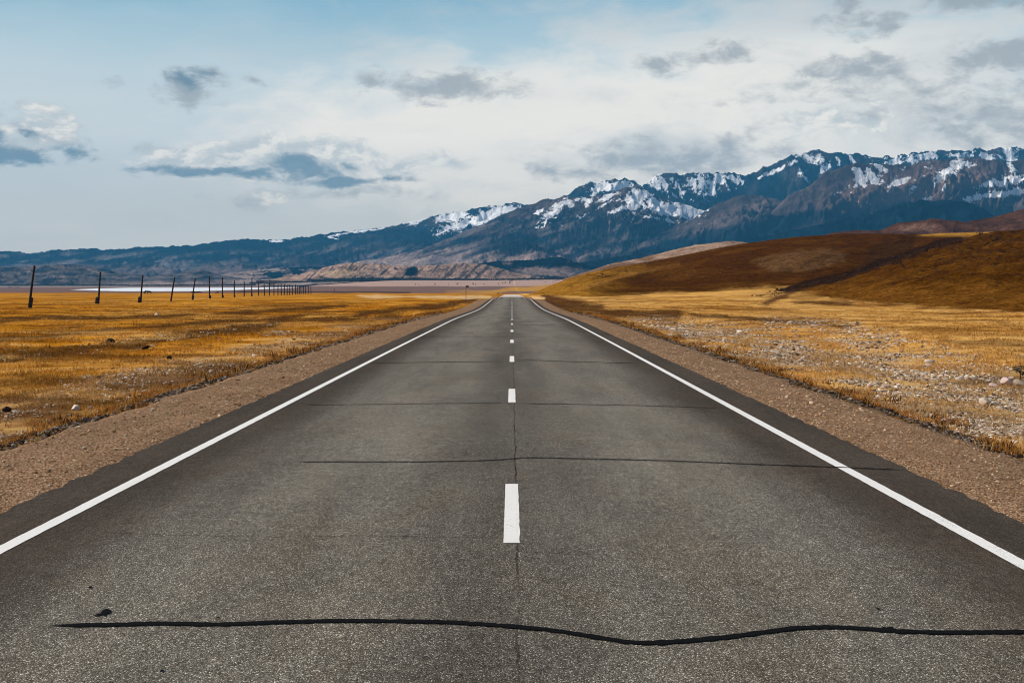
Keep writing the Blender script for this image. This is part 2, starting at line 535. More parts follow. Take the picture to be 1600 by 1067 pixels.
def mat_asphalt():
    m, t = material('worn_asphalt')
    p = t.pos()
    s = t.n('ShaderNodeSeparateXYZ'); t.put(s.inputs[0], p)
    x, y = s.outputs[0], s.outputs[1]
    ax = t.math('ABSOLUTE', t.math('ADD', x, 0.09))
    flat = t.vmath('MULTIPLY', p, (1, 1, 0))
    stones = t.voro(flat, 135, 'F1', 'Color')
    sv_ = t.n('ShaderNodeSeparateColor'); t.put(sv_.inputs[0], stones)
    f1 = t.voro(flat, 135)
    g2 = t.noise(flat, 210, 2, 0.6)
    g3 = t.noise(flat, 42, 5, 0.75)
    g4 = t.noise(t.vmath('MULTIPLY', p, (9, 5, 0)), 1.0, 5, 0.75)
    patch = t.noise(t.vmath('MULTIPLY', p, (0.8, 0.16, 0)), 1.0, 5, 0.6, 0.4)
    patch2 = t.noise(flat, 1.3, 5, 0.65)
    # dark, browner margins outside the wheel tracks; paler polished tracks
    track = t.remap(t.math('ABSOLUTE', t.math('SUBTRACT', ax, 1.55)), 0.35, 1.5, 1, 0, True)
    margin = t.remap(t.math('ADD', ax, t.math('MULTIPLY', t.math('SUBTRACT', patch2, 0.5), 0.9)), 2.5, 3.3, 0, 1, True)
    bright = t.math('MULTIPLY_ADD', t.math('SUBTRACT', patch, 0.5), 0.9, 1.0)
    bright = t.math('MULTIPLY', bright, t.math('MULTIPLY_ADD', track, 0.42, 0.86))
    bright = t.math('MULTIPLY', bright, t.math('MULTIPLY_ADD', t.math('SUBTRACT', patch2, 0.5), 0.4, 1.0))
    bright = t.math('MULTIPLY', bright, t.math('MULTIPLY_ADD', margin, -0.38, 1.0))
    agg = t.ramp(sv_.outputs[0], [(0.0, (0.056, 0.049, 0.037, 1)), (0.4, (0.120, 0.106, 0.082, 1)), (0.7, (0.185, 0.166, 0.131, 1)), (0.9, (0.290, 0.263, 0.213, 1)), (1.0, (0.68, 0.64, 0.56, 1))])
    agg = t.mix(t.remap(f1, 0.25, 0.75, 0.0, 0.75), agg, (0.026, 0.022, 0.018, 1))
    agg = t.mix(t.math('MULTIPLY', margin, 0.55), agg, (0.105, 0.074, 0.052, 1))
    kc = t.n('ShaderNodeCombineColor')
    kk = t.math('MULTIPLY', bright, t.math('MULTIPLY_ADD', t.math('SUBTRACT', g2, 0.5), 1.1, 1.15))
    kk = t.math('MULTIPLY', kk, t.math('MULTIPLY_ADD', t.math('SUBTRACT', g3, 0.5), 1.5, 1.0))
    g5 = t.noise(t.vmath('MULTIPLY', p, (26, 4.5, 0)), 1.0, 4, 0.8)
    g6 = t.noise(t.vmath('MULTIPLY', p, (1.6, 0.10, 0)), 1.0, 4, 0.6)
    kk = t.math('MULTIPLY', kk, t.math('MULTIPLY', t.math('MULTIPLY_ADD', t.math('SUBTRACT', g5, 0.5), 1.3, 1.0), t.math('MULTIPLY_ADD', t.math('SUBTRACT', g6, 0.5), 0.8, 1.0)))
    kk = t.math('MAXIMUM', t.math('MULTIPLY', kk, t.math('MULTIPLY_ADD', t.math('SUBTRACT', g4, 0.5), 0.9, 1.0)), 0.1)
    for i in range(3): t.put(kc.inputs[i], kk)
    col = t.mix(1.0, agg, kc.outputs[0], 'MULTIPLY')
    tint = t.noise(t.vmath('MULTIPLY', p, (1.1, 0.35, 0)), 1.0, 5, 0.65, 0.5)
    col = t.mix(1.0, col, t.ramp(t.remap(tint, 0.36, 0.64), [(0.0, (0.95, 0.98, 0.99, 1)), (0.5, (1, 1, 1, 1)), (1.0, (1.04, 0.99, 0.95, 1))]), 'MULTIPLY')
    # pitting and rust flecks
    pit = t.remap(t.noise(flat, 5.5, 4, 0.75), 0.685, 0.75, 0, 0.8, True)
    col = t.mix(pit, col, (0.018, 0.016, 0.014, 1))
    # fine long cracking along the centre joint
    wob = t.math('MULTIPLY', t.math('SUBTRACT', t.noise(t.vmath('MULTIPLY', p, (0, 0.8, 0)), 1.0, 7, 0.72), 0.5), 0.13)
    dj = t.math('ABSOLUTE', t.math('SUBTRACT', t.math('SUBTRACT', x, 0.035), wob))
    wj = t.math('MULTIPLY', t.noise(flat, 9, 4, 0.7), 0.027)
    joint = t.math('MULTIPLY', t.math('LESS_THAN', dj, t.math('SUBTRACT', wj, 0.006)), t.math('MULTIPLY', t.remap(y, 5, 14, 0.5, 0.9), t.remap(t.noise(t.vmath('MULTIPLY', p, (0, 0.7, 0)), 1.0, 3, 0.6), 0.38, 0.55, 0.1, 1.0)))
    col = t.mix(joint, col, (0.012, 0.011, 0.010, 1))
    # glare on the far stretch, painted pale into the asphalt colour
    glare = t.remap(t.math('MULTIPLY_ADD', patch2, 20, y), 424, 448, 0, 1, True)
    col = t.mix(glare, col, (0.55, 0.47, 0.40, 1))
    h = t.math('ADD', t.math('MULTIPLY', f1, -1.0), t.math('MULTIPLY', sv_.outputs[1], 0.5))
    b = t.principled(col, 0.85, t.bump(h, 0.75, 0.006), 0.04)
    t.out(b.outputs[0])
    return m


M_ASPH = mat_asphalt()


def mat_gravel():
    m, t = material('crushed_gravel')
    p = t.pos()
    flat = t.vmath('MULTIPLY', p, (1, 1, 0))
    d = t.voro(flat, 46)
    cc = t.voro(flat, 46, 'F1', 'Color')
    s = t.n('ShaderNodeSeparateColor'); t.put(s.inputs[0], cc)
    d2 = t.voro(flat, 80)
    big = t.noise(t.vmath('MULTIPLY', p, (1.3, 0.5, 0)), 1.0, 5, 0.6)
    col = t.ramp(s.outputs[0], [(0, (0.15, 0.078, 0.038, 1)), (0.35, (0.33, 0.19, 0.10, 1)), (0.7, (0.48, 0.30, 0.175, 1)), (0.93, (0.58, 0.39, 0.235, 1)), (1, (0.72, 0.56, 0.38, 1))])
    col = t.mix(t.remap(d, 0.35, 0.75, 0, 0.75), col, (0.10, 0.055, 0.03, 1))
    k = t.math('MULTIPLY_ADD', t.math('SUBTRACT', big, 0.5), 1.1, 1.0)
    k = t.math('MULTIPLY', k, t.remap(d2, 0.0, 0.8, 1.2, 0.7))
    kc = t.n('ShaderNodeCombineColor')
    for i in range(3): t.put(kc.inputs[i], k)
    col = t.mix(1.0, col, kc.outputs[0], 'MULTIPLY')
    h = t.math('ADD', t.math('MULTIPLY', d, -1), t.math('MULTIPLY', s.outputs[1], 0.6))
    t.out(t.principled(col, 0.95, t.bump(h, 0.9, 0.02), 0.02).outputs[0])
    return m


M_GRAVEL = mat_gravel()


def mat_paint():
    m, t = material('white_road_paint')
    p = t.pos()
    n = t.noise(p, 60, 4, 0.7)
    n2 = t.noise(t.vmath('MULTIPLY', p, (3, 0.6, 0)), 1.0, 5, 0.6)
    wear = t.remap(t.math('MULTIPLY_ADD', t.math('SUBTRACT', n2, 0.5), 0.6, n), 0.585, 0.70, 0, 0.7, True)
    col = t.mix(t.remap(n2, 0.3, 0.7, 0, 1), (0.70, 0.68, 0.63, 1), (0.80, 0.79, 0.76, 1))
    col = t.mix(wear, col, (0.22, 0.21, 0.19, 1))
    t.out(t.principled(col, 0.7, t.bump(t.voro(p, 95), 0.5, 0.003), 0.3).outputs[0])
    return m


M_PAINT = mat_paint()


def mat_simple(name, col, rough=0.8, nscale=8.0, var=0.5, bumpd=0.01, spec=0.3):
    m, t = material(name)
    p = t.obj_co()
    n = t.noise(p, nscale, 5, 0.65)
    k = t.math('MULTIPLY_ADD', t.math('SUBTRACT', n, 0.5), var * 2, 1.0)
    kc = t.n('ShaderNodeCombineColor')
    for i in range(3): t.put(kc.inputs[i], k)
    c_ = t.mix(1.0, tuple(col) + (1.0,), kc.outputs[0], 'MULTIPLY')
    t.out(t.principled(c_, rough, t.bump(n, 0.5, bumpd), spec).outputs[0])
    return m


M_TAR = mat_simple('bitumen_seal', (0.006, 0.006, 0.006), 0.8, 40, 0.5, 0.004, 0.02)
M_WOOD = mat_simple('tarred_wood', (0.022, 0.017, 0.014), 0.9, 6, 0.5)
M_CONC = mat_simple('old_concrete_stub', (0.035, 0.03, 0.027), 0.9, 8, 0.5)
M_METAL = mat_simple('grey_metal', (0.05, 0.05, 0.05), 0.5, 10, 0.2)
M_LEAF = mat_simple('dark_leaf', (0.035, 0.034, 0.02), 0.9, 3, 0.6)
M_CONIFER = mat_simple('conifer', (0.012, 0.018, 0.018), 0.9, 0.05, 0.5)
M_BARK = mat_simple('bark', (0.05, 0.035, 0.025), 0.9, 5, 0.5)
M_HIDE = mat_simple('dark_hide', (0.02, 0.014, 0.010), 0.8, 2.0, 0.8)
M_WALL = mat_simple('whitewash', (0.7, 0.68, 0.64), 0.8, 1, 0.2)
M_ROOF = mat_simple('house_roof', (0.20, 0.10, 0.08), 0.8, 1, 0.3)


def mat_tint(name, rough=0.9, transl=0.0, bumps=0.0):
    m, t = material(name)
    cv = t.attr('tint', 'Color')
    n = t.noise(t.pos(), 30 if bumps else 5, 4, 0.7)
    k = t.math('MULTIPLY_ADD', t.math('SUBTRACT', n, 0.5), 0.9, 1.0)
    kc = t.n('ShaderNodeCombineColor')
    for i in range(3): t.put(kc.inputs[i], k)
    col = t.mix(1.0, cv, kc.outputs[0], 'MULTIPLY')
    b = t.principled(col, rough, t.bump(n, 0.6, bumps) if bumps else None, 0.0)
    if transl:
        tr = t.n('ShaderNodeBsdfTranslucent'); t.put(tr.inputs[0], col)
        mx = t.n('ShaderNodeMixShader'); mx.inputs[0].default_value = transl
        t.t.links.new(b.outputs[0], mx.inputs[1]); t.t.links.new(tr.outputs[0], mx.inputs[2])
        t.out(mx.outputs[0])
    else:
        t.out(b.outputs[0])
    return m


M_GRASS = mat_tint('straw', 0.9, 0.35)
M_STONE = mat_tint('field_stone', 0.85, 0, 0.02)

m_, t_ = material('lake_water_glint')
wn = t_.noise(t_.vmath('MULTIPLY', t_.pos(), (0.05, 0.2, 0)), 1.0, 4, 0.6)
b_ = t_.principled((0.93, 0.93, 0.92, 1), 0.3, t_.bump(wn, 0.05, 0.3), 0.4)  # near-white base colour stands in for sun glint on the water
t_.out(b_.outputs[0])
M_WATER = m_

# ------------------------------------------------------------------ ground sheet
def axis_x():
    a = [0.0]
    while a[-1] < 7500:
        x = a[-1]
        a.append(x + (0.35 if x < 12 else max(0.35, 0.0185 * (x - 12) + 0.35)))
    a = np.array(a)
    return np.concatenate([-a[:0:-1], a])


def axis_y():
    a = [-40.0]
    while a[-1] < 11000:
        y = a[-1]
        a.append(y + (2.0 if y < 2 else max(0.4, 0.0125 * y)))
    return np.array(a)


gx, gy = np.meshgrid(axis_x(), axis_y())
gz = ground_full(gx, gy)
GP, GQ = project(gx, gy, gz)


def ground_cover(x, y, px, py):
    n1 = fbm(x / 6, y / 10, 5, 21)
    n2 = fbm(x / 25, y / 50, 4, 22)
    n3 = fbm(x / 2.2, y / 3.2, 4, 23)
    nb = fbm(px / 60, py / 6, 4, 24)
    c_ = np.zeros(np.shape(x) + (3,))
    c_[:] = (0.49, 0.20, 0.012)                                    # orange straw of the left field
    c_ = mixc(c_, (0.44, 0.23, 0.055), sstep(0.0, 0.6, n2) * 0.8)
    c_ = mixc(c_, (0.17, 0.065, 0.014), sstep(0.15, 0.6, n1) * 0.75)
    rt = sstep(3, 9, x)
    c_ = mixc(c_, (0.62, 0.36, 0.11), rt * (0.55 + 0.45 * sstep(-0.6, 0.3, n2)))
    c_ = mixc(c_, (0.13, 0.055, 0.016), rt * sstep(0.25, 0.6, n1) * 0.5)
    # long low bands of darker and paler grass running across the view
    b1 = fbm(x / (0.09 * np.abs(y) + 4), np.log(np.maximum(y, 4)) * 16, 5, 27, 0.6)
    c_ = mixc(c_, (0.19, 0.070, 0.009), sstep(0.05, 0.55, b1) * 0.75 * sstep(30, 90, y))
    c_ = mixc(c_, (0.55, 0.29, 0.06), sstep(0.1, 0.6, -b1) * 0.55 * sstep(30, 90, y))
    # browner heath, partly painted cloud shadow, at the foot of the right slope
    c_ = mixc(c_, (0.19, 0.075, 0.014), rt * sstep(0.0, 0.5, (480 + (px - 1400) * 0.06 - py) / 16.0 + nb * 0.6) * sstep(1120, 1380, px))
    # dark heath strips right of the road, then dark ground round the boulders
    d = seg_mask(px, py, [(850, 467), (890, 478), (960, 490), (1060, 494)], 11, nb * 0.35)
    d = np.maximum(d, seg_mask(px, py, [(850, 464), (880, 470), (940, 482)], 9, nb * 0.35))
    d = np.maximum(d, 0.8 * seg_mask(px, py, [(1080, 492), (1200, 500), (1330, 512)], 5, nb * 0.3))
    d = np.maximum(d, 0.7 * seg_mask(px, py, [(1240, 472), (1330, 474)], 5, nb * 0.3))
    d = np.maximum(d, seg_mask(px, py, [(1195, 475), (1225, 462), (1250, 450)], 6, nb * 0.4))
    d = np.maximum(d, 0.9 * seg_mask(px, py, [(1500, 600), (1600, 585), (1660, 580)], 16, nb * 0.5))
    d = np.maximum(d, 0.8 * seg_mask(px, py, [(1490, 622), (1540, 618), (1640, 610)], 8, nb * 0.4))  # shade below the boulders painted into the ground
    # left: dug strip and tracks
    d = np.maximum(d, seg_mask(px, py, [(-40, 562), (120, 550), (260, 530), (340, 518), (430, 508)], 11, nb * 0.5))
    d = np.maximum(d, 0.85 * seg_mask(px, py, [(-20, 534), (90, 524), (200, 512), (420, 500), (470, 494)], 6, nb * 0.5))
    d = np.maximum(d, 0.7 * seg_mask(px, py, [(-20, 500), (200, 497), (420, 486), (540, 478)], 5, nb * 0.7))
    d = np.maximum(d, 0.9 * seg_mask(px, py, [(560, 492), (640, 482), (700, 476), (745, 467)], 7, nb * 0.5))
    d = np.maximum(d, 0.6 * seg_mask(px, py, [(420, 498), (540, 500), (620, 494)], 6, nb * 0.7))
    c_ = mixc(c_, (0.075, 0.028, 0.010), sstep(0.1, 0.65, d + 0.35 * n3 * (d > 0)) * 0.92)
    # bare stony soil
    s = np.exp(-((x - 13.5) / 5.5) ** 2) * sstep(14, 24, y) * sstep(190, 70, y)
    s = np.maximum(s, 0.9 * np.exp(-((x + 10.5) / 3.0) ** 2) * sstep(150, 60, y))
    s = np.maximum(s, 0.3 * ell(px, py, 170, 590, 300, 14) * 2)
    s = np.maximum(s, ell(px, py, 445, 520, 60, 9) * 0.9)
    c_ = mixc(c_, (0.38, 0.265, 0.155), sstep(0.3, 1.0, s + 0.5 * n1) * 0.7)
    b2 = fbm(x / (0.10 * np.abs(y) + 1.5), np.log(np.maximum(y, 4)) * 9 + 40, 5, 28, 0.62)
    c_ = mixc(c_, (0.12, 0.045, 0.010), sstep(0.08, 0.5, b2) * 0.7 * (x < 0) * sstep(120, 60, y))
    c_ = mixc(c_, (0.60, 0.36, 0.12), sstep(0.1, 0.5, -b2) * 0.6 * sstep(120, 60, y))
    # rust and dark litter low on the left bank
    lb = sstep(10.0, 3.0, -x + SH_L) * (x < SH_L) * sstep(70, 30, y)
    c_ = mixc(c_, (0.105, 0.045, 0.018), lb * sstep(-0.35, 0.3, n3 + 0.5 * n1) * 0.85)
    # foot of the embankment: darker band
    ed = np.where(x < 0, -x + SH_L, x - SH_R)
    e = sstep(-0.2, 0.1, ed + 0.25 * n3) * sstep(1.9, 0.7, ed + 0.5 * n3)
    c_ = mixc(c_, (0.06, 0.038, 0.022), e * 0.85 * sstep(260, 120, y))
    # pale strips near the crest
    p_ = np.maximum(seg_mask(px, py, [(560, 462.5), (640, 463.5), (700, 464.5), (765, 464.5)], 3.6, nb * 0.9 + n1 * 0.3), seg_mask(px, py, [(832, 465), (850, 466)], 3.5))
    c_ = mixc(c_, (0.60, 0.40, 0.19), sstep(0.1, 0.8, p_) * (y > 150) * 0.85)
    # far plain behind the field
    far = sstep(458.6, 456.8, py + nb * 0.8 - np.clip((px - 500) / 300, 0, 1) * 0.5) * (y > 700)
    c_ = mixc(c_, (0.165, 0.105, 0.09), far)
    c_ = mixc(c_, (0.07, 0.045, 0.04), far * sstep(0.2, 0.6, seg_mask(px, py, [(370, 456), (460, 456.6), (540, 457), (640, 457.3)], 2.6, nb * 0.2)))
    c_ = mixc(c_, (0.40, 0.27, 0.215), far * sstep(448, 446.4, py + nb * 0.8) * sstep(300, 480, px))
    c_ = mixc(c_, (0.30, 0.235, 0.21), far * sstep(450, 447, py) * sstep(420, 200, px))
    c_ = mixc(c_, (0.42, 0.22, 0.05), sstep(0.2, 0.7, seg_mask(px, py, [(700, 458.5), (760, 456), (840, 450), (900, 446)], 6, nb * 0.5)) * (y > 500) * sstep(650, 800, px))
    return np.clip(c_, 0.004, 0.8)


gc = ground_cover(gx, gy, GP, GQ)
o = link('ground', grid_mesh('ground', gx, gy, gz, gc), M_GROUND)
tag(o, 'dry orange steppe grass on both sides of the road', kind='structure')

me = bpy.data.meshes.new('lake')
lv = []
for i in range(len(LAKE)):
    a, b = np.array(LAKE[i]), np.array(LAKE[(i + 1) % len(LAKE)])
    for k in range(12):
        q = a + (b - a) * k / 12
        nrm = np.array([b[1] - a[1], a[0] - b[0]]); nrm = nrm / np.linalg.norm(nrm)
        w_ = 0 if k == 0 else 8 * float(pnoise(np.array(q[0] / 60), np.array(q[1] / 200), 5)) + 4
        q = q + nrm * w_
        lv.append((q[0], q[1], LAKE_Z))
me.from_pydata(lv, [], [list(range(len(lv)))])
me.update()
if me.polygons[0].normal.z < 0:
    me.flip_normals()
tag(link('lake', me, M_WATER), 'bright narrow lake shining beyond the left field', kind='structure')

# ------------------------------------------------------------------ hills and mountains
def ridge(name, mat, sil, d_front, d_crest, back, nx, nt, prof, carve=0.0, lam=800.0, stretch=2.5, seed=0, crest_noise=0.0, crest_lam=15.0,
          paint=None, snow=None, zfront=None, label=None, zback=None, rough=0.0, rlam=60.0, mode='ridged', skew=0.0):
    sil = np.array(sil, float)
    px = np.linspace(sil[0, 0], sil[-1, 0], nx)
    py = np.interp(px, sil[:, 0], sil[:, 1])
    k = max(3, int(nx / 420)) | 1
    ker = np.hanning(k + 2)[1:-1]; ker /= ker.sum()
    py = np.convolve(np.pad(py, k // 2, 'edge'), ker, 'valid')
    k2 = max(5, int(nx / 40)) | 1
    ker2 = np.hanning(k2 + 2)[1:-1]; ker2 /= ker2.sum()
    pys = np.convolve(np.pad(py, k2 // 2, 'edge'), ker2, 'valid')
    df = np.interp(px, *np.array(d_front, float).T) if np.ndim(d_front) else np.full(nx, float(d_front))
    dc = np.interp(px, *np.array(d_crest, float).T) if np.ndim(d_crest) else np.full(nx, float(d_crest))
    a, s = ray(px, py)
    zc = CAM_H + s * dc
    zcs = CAM_H + ray(px, pys)[1] * dc
    t1 = np.linspace(0, 1, nt)
    t2 = 1 + np.linspace(0, 1, max(8, nt // 5))[1:]
    t = np.concatenate([t1, t2])[:, None]
    tf = np.clip(t, 0, 1)
    D = np.where(t <= 1, df + (dc - df) * tf, dc + back * (t - 1))
    X, Y = a[None, :] * D, D
    zf = ground_z(a * df, df) - 0.25 if zfront is None else np.full(nx, float(zfront))
    zb = np.full(nx, zfront if zback is None else zback) if (zback is not None or zfront is not None) else np.minimum(zf, zc) - 2
    zm = zcs[None, :] + (zc - zcs)[None, :] * tf ** 6
    Z = np.where(t <= 1, zf + (zm - zf) * prof(tf), zc + (zb - zc) * sstep(0, 1, t - 1))
    H = np.maximum(zc - zf, 1.0)[None, :]
    gully = np.zeros((1, 1))
    if carve:
        u = (px - 800) / F_PX * float(np.mean(dc))
        U = np.broadcast_to(u[None, :], D.shape) + skew * (float(np.mean(dc)) - D)
        wv = 0.6 * lam * fbm(X / (lam * 1.7), Y / (lam * 1.7), 3, seed + 9)
        f = ridged if mode == 'ridged' else fbm
        rn = f((U + wv) / lam, D / (lam * stretch), 6, seed + 1, 0.52)
        rn = np.clip(1 - rn, 0, 1.2) if mode == 'ridged' else -rn
        env = sstep(1.0, 0.80, tf) * sstep(0.0, 0.35, tf) * (t <= 1)
        envs = sstep(1.0, 0.97, tf) * 0.35 * (t <= 1)
        Z = Z - carve * H * rn * np.maximum(env, envs * (env < 1))
        gully = rn - np.mean(rn)
        if mode == 'ridged':
            r2 = np.clip(1 - ridged((U + 0.5 * wv) / (lam * 0.3), D / (lam * 0.3 * stretch * 0.7), 5, seed + 21, 0.6), 0, 1.2)
            Z = Z - 0.3 * carve * H * r2 * np.maximum(sstep(1.0, 0.93, tf) * sstep(0.0, 0.3, tf), 0.3 * sstep(1.0, 0.99, tf)) * (t <= 1)
            gully = gully + 0.8 * (r2 - np.mean(r2))
    if rough:
        Z = Z + rough * fbm(X / rlam, Y / rlam, 5, seed + 17) * sstep(1.0, 0.93, tf) * (t <= 1) * sstep(0, 0.1, tf)
    if crest_noise:
        pxm = float(np.mean(dc)) / F_PX
        L0 = crest_lam * pxm
        amp = crest_noise * pxm
        d2 = 1.5 * fbm(X / L0, Y / (L0 * 1.6), 6, seed + 40, 0.6)
        if mode == 'ridged':
            d2 = d2 + 2.4 * (ridged(X / (L0 * 0.8), Y / (L0 * 1.5), 5, seed + 44, 0.55) - 0.5)
        Z = Z + amp * d2 * sstep(0.05, 0.3, tf) * (0.4 + 0.6 * sstep(0.8, 0.98, tf))
    PX, PY = project(X, Y, Z)
    cols = paint(PX, PY, X, Y, Z, tf)
    fl = {'snow': snow(PX, PY, X, Y, Z, tf) * np.ones(D.shape)} if snow else {'snow': np.zeros(D.shape)}
    fl['gully'] = gully * np.ones(D.shape)
    uu = np.broadcast_to(((px - 800) / F_PX * float(np.mean(dc)))[None, :], D.shape) + skew * (float(np.mean(dc)) - D)
    # rows run away from the viewer, columns to the right: upward normals
    o_ = link(name, grid_mesh(name, X, Y, Z, np.clip(cols, 0.003, 0.9), fl, (uu, np.broadcast_to(D, uu.shape))), mat)
    tag(o_, label, kind='structure')
    return o_


ROCK = np.array((0.072, 0.052, 0.048))
PURP = np.array((0.125, 0.092, 0.082))
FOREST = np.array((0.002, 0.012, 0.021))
SHADY = np.array((0.009, 0.021, 0.033))  # rock with cloud shadow painted into its colour


def base_col(shape, c_):
    r = np.zeros(shape + (3,)); r[:] = c_
    return r


def snow_of(px, py, lst, base):
    s_ = np.array(base)
    for (cx_, cy_, rx_, ry_, a_) in lst:
        s_ = np.maximum(s_, 1.25 * ell(px, py, cx_, cy_, rx_ * 1.75, ry_ * 1.75, a_))
    return np.clip(s_, 0, 0.92)


# far blue ridge, rising from the left to the snowy shoulder
def paint_far(px, py, x, y, z, t):
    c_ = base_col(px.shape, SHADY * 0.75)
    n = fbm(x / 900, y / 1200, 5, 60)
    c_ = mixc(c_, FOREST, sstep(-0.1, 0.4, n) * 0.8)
    c_ = mixc(c_, ROCK, sstep(0.1, 0.6, fbm(px / 70, py / 14, 5, 61)) * 0.5 * sstep(450, 600, px))
    c_ = mixc(c_, np.array((0.20, 0.175, 0.17)), sstep(-0.1, 0.45, fbm(px / 60 , (py + 0.15 * px) / 9, 5, 62)) * 0.8 * sstep(520, 380, px) * sstep(388, 402, py))
    c_ = mixc(c_, PURP * 1.1, sstep(408, 424, py + 6 * n))
    c_ = mixc(c_, np.array((0.19, 0.16, 0.15)), sstep(0.05, 0.45, fbm(px / 80, (py + 0.3 * px) / 8, 5, 63)) * 0.75 * sstep(372, 392, py) * sstep(430, 520, px))
    return c_


def snow_far(px, py, x, y, z, t):
    return snow_of(px, py, [(652, 345, 22, 4, -22), (706, 339, 24, 6, -10), (735, 347, 55, 11, -14), (765, 336, 26, 8, -20), (790, 331, 18, 8, -20), (594, 354, 35, 1.6, -6), (519, 372, 12, 1.6, 8), (432, 377, 8, 2, 0), (560, 362, 40, 2, -8)],
                   0.22 * ell(px, py, 740, 356, 130, 22, -12))


ridge('mountain_ridge', M_MOUNT, [(-260, 396), (-100, 390), (0, 392), (30, 394), (48, 397), (80, 391), (120, 390), (150, 389), (162, 391), (200, 389), (225, 386), (280, 386), (340, 379),
      (380, 373), (410, 374), (430, 376), (480, 370), (530, 363), (580, 357), (620, 353), (650, 345), (680, 337), (710, 333), (740, 327), (770, 322), (800, 318), (840, 322), (900, 330), (960, 345)],
      9800, 15500, 2500, 760, 170, lambda t: t ** 1.15, carve=0.34, lam=1400, stretch=0.9, seed=5, skew=0.5, crest_noise=1.3, crest_lam=22,
      paint=paint_far, snow=snow_far, zfront=4, label='distant blue ridge climbing to a snowy shoulder')


# rear massif under the clouds
def paint_back(px, py, x, y, z, t):
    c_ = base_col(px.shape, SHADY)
    n = fbm(px / 45, py / 30, 5, 64)
    c_ = mixc(c_, ROCK, sstep(0.0, 0.5, n) * 0.75)
    c_ = mixc(c_, FOREST, sstep(285, 330, py + 25 * n) * 0.6)
    return c_


def snow_back(px, py, x, y, z, t):
    return snow_of(px, py, [(961, 291, 38, 9, -4), (935, 296, 14, 4, -40), (1022, 284, 14, 9, 50), (1036, 285, 17, 4, 66), (1052, 282, 9, 2, 50), (1061, 293, 12, 2, 74), (1073, 281, 8, 2.2, 58), (1085, 290, 13, 2.2, 70), (1094, 279, 8, 3.2, 40), (1101, 287, 9, 2, 62), (1112, 292, 18, 2.8, 68), (1124, 280, 9, 2, 48), (1133, 286, 13, 3, 62), (1146, 279, 10, 2.4, 40), (1158, 283, 10, 2, 56),
                            (1070, 300, 10, 1.6, -20), (1100, 303, 12, 1.6, 12), (1048, 303, 10, 1.6, 30), (1190, 276, 14, 2.5, -40), (1227, 260, 42, 3.6, -25), (1269, 247, 25, 8, 10), (1254, 274, 14, 3.6, 48), (1288, 264, 11, 6, -40), (1309, 252, 10, 4, 60), (1331, 249, 10, 3.5, 60),
                            (1399, 254, 13, 5, 0), (1440, 245, 30, 5, -5), (1415, 249, 18, 3, 20), (1500, 243, 24, 4, -4), (1540, 246, 20, 5, 30), (1578, 244, 20, 5, 60), (1620, 246, 30, 9, 40), (1680, 256, 40, 12, 30), (1740, 262, 40, 8, -20)],
                   0.20 * sstep(290, 262, py) * sstep(1180, 1260, px) + 0.42 * ell(px, py, 1090, 287, 120, 32))


ridge('mountain_massif', M_MOUNT, [(780, 345), (850, 325), (885, 306), (905, 292), (922, 286), (935, 286), (950, 281), (975, 279), (990, 279), (1000, 288), (1010, 287), (1022, 276), (1035, 272), (1060, 273), (1085, 270),
      (1110, 272), (1140, 270), (1165, 273), (1180, 269), (1200, 260), (1230, 248), (1255, 239), (1275, 236), (1295, 238), (1320, 241), (1345, 243), (1370, 247), (1395, 244), (1415, 240), (1445, 238), (1470, 235),
      (1500, 236), (1522, 233), (1540, 236), (1560, 232), (1580, 231), (1620, 231), (1700, 236), (1800, 246), (2000, 280)],
      11000, 14500, 2500, 900, 170, lambda t: t ** 1.25, carve=0.40, lam=900, stretch=1.0, seed=15, skew=0.45, crest_noise=2.2, crest_lam=26,
      paint=paint_back, snow=snow_back, zfront=4, label='dark rocky massif streaked with snow under low cloud')


# front massif: brown spurs, snow basin
def paint_front(px, py, x, y, z, t):
    c_ = base_col(px.shape, ROCK)
    n = fbm(px / 55, py / 22, 5, 66)
    n2 = fbm(px / 130, py / 40, 4, 67)
    c_ = mixc(c_, PURP, sstep(0.0, 0.6, n) * 0.7)
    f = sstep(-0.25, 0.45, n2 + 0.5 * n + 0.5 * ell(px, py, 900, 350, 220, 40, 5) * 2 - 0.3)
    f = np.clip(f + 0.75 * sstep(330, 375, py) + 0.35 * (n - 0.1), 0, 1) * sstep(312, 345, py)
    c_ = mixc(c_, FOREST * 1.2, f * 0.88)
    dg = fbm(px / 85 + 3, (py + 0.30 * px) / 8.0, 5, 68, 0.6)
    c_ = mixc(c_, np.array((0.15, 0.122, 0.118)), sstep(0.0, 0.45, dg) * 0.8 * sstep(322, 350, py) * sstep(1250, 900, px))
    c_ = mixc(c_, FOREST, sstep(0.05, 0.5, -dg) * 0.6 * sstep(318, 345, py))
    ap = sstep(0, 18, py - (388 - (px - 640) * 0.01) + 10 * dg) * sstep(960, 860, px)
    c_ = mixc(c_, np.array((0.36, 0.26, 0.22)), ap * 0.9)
    c_ = mixc(c_, PURP * np.array((1.75, 1.45, 1.3)), sstep(0.05, 0.45, ell(px, py, 1420, 290, 190, 36, -10) + 0.3 * n) * 0.8)  # sunlit slopes at upper right painted as lighter brown
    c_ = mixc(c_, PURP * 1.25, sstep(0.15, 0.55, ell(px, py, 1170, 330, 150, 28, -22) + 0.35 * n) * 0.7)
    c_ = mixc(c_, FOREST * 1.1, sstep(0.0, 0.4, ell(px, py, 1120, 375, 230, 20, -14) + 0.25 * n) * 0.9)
    return c_


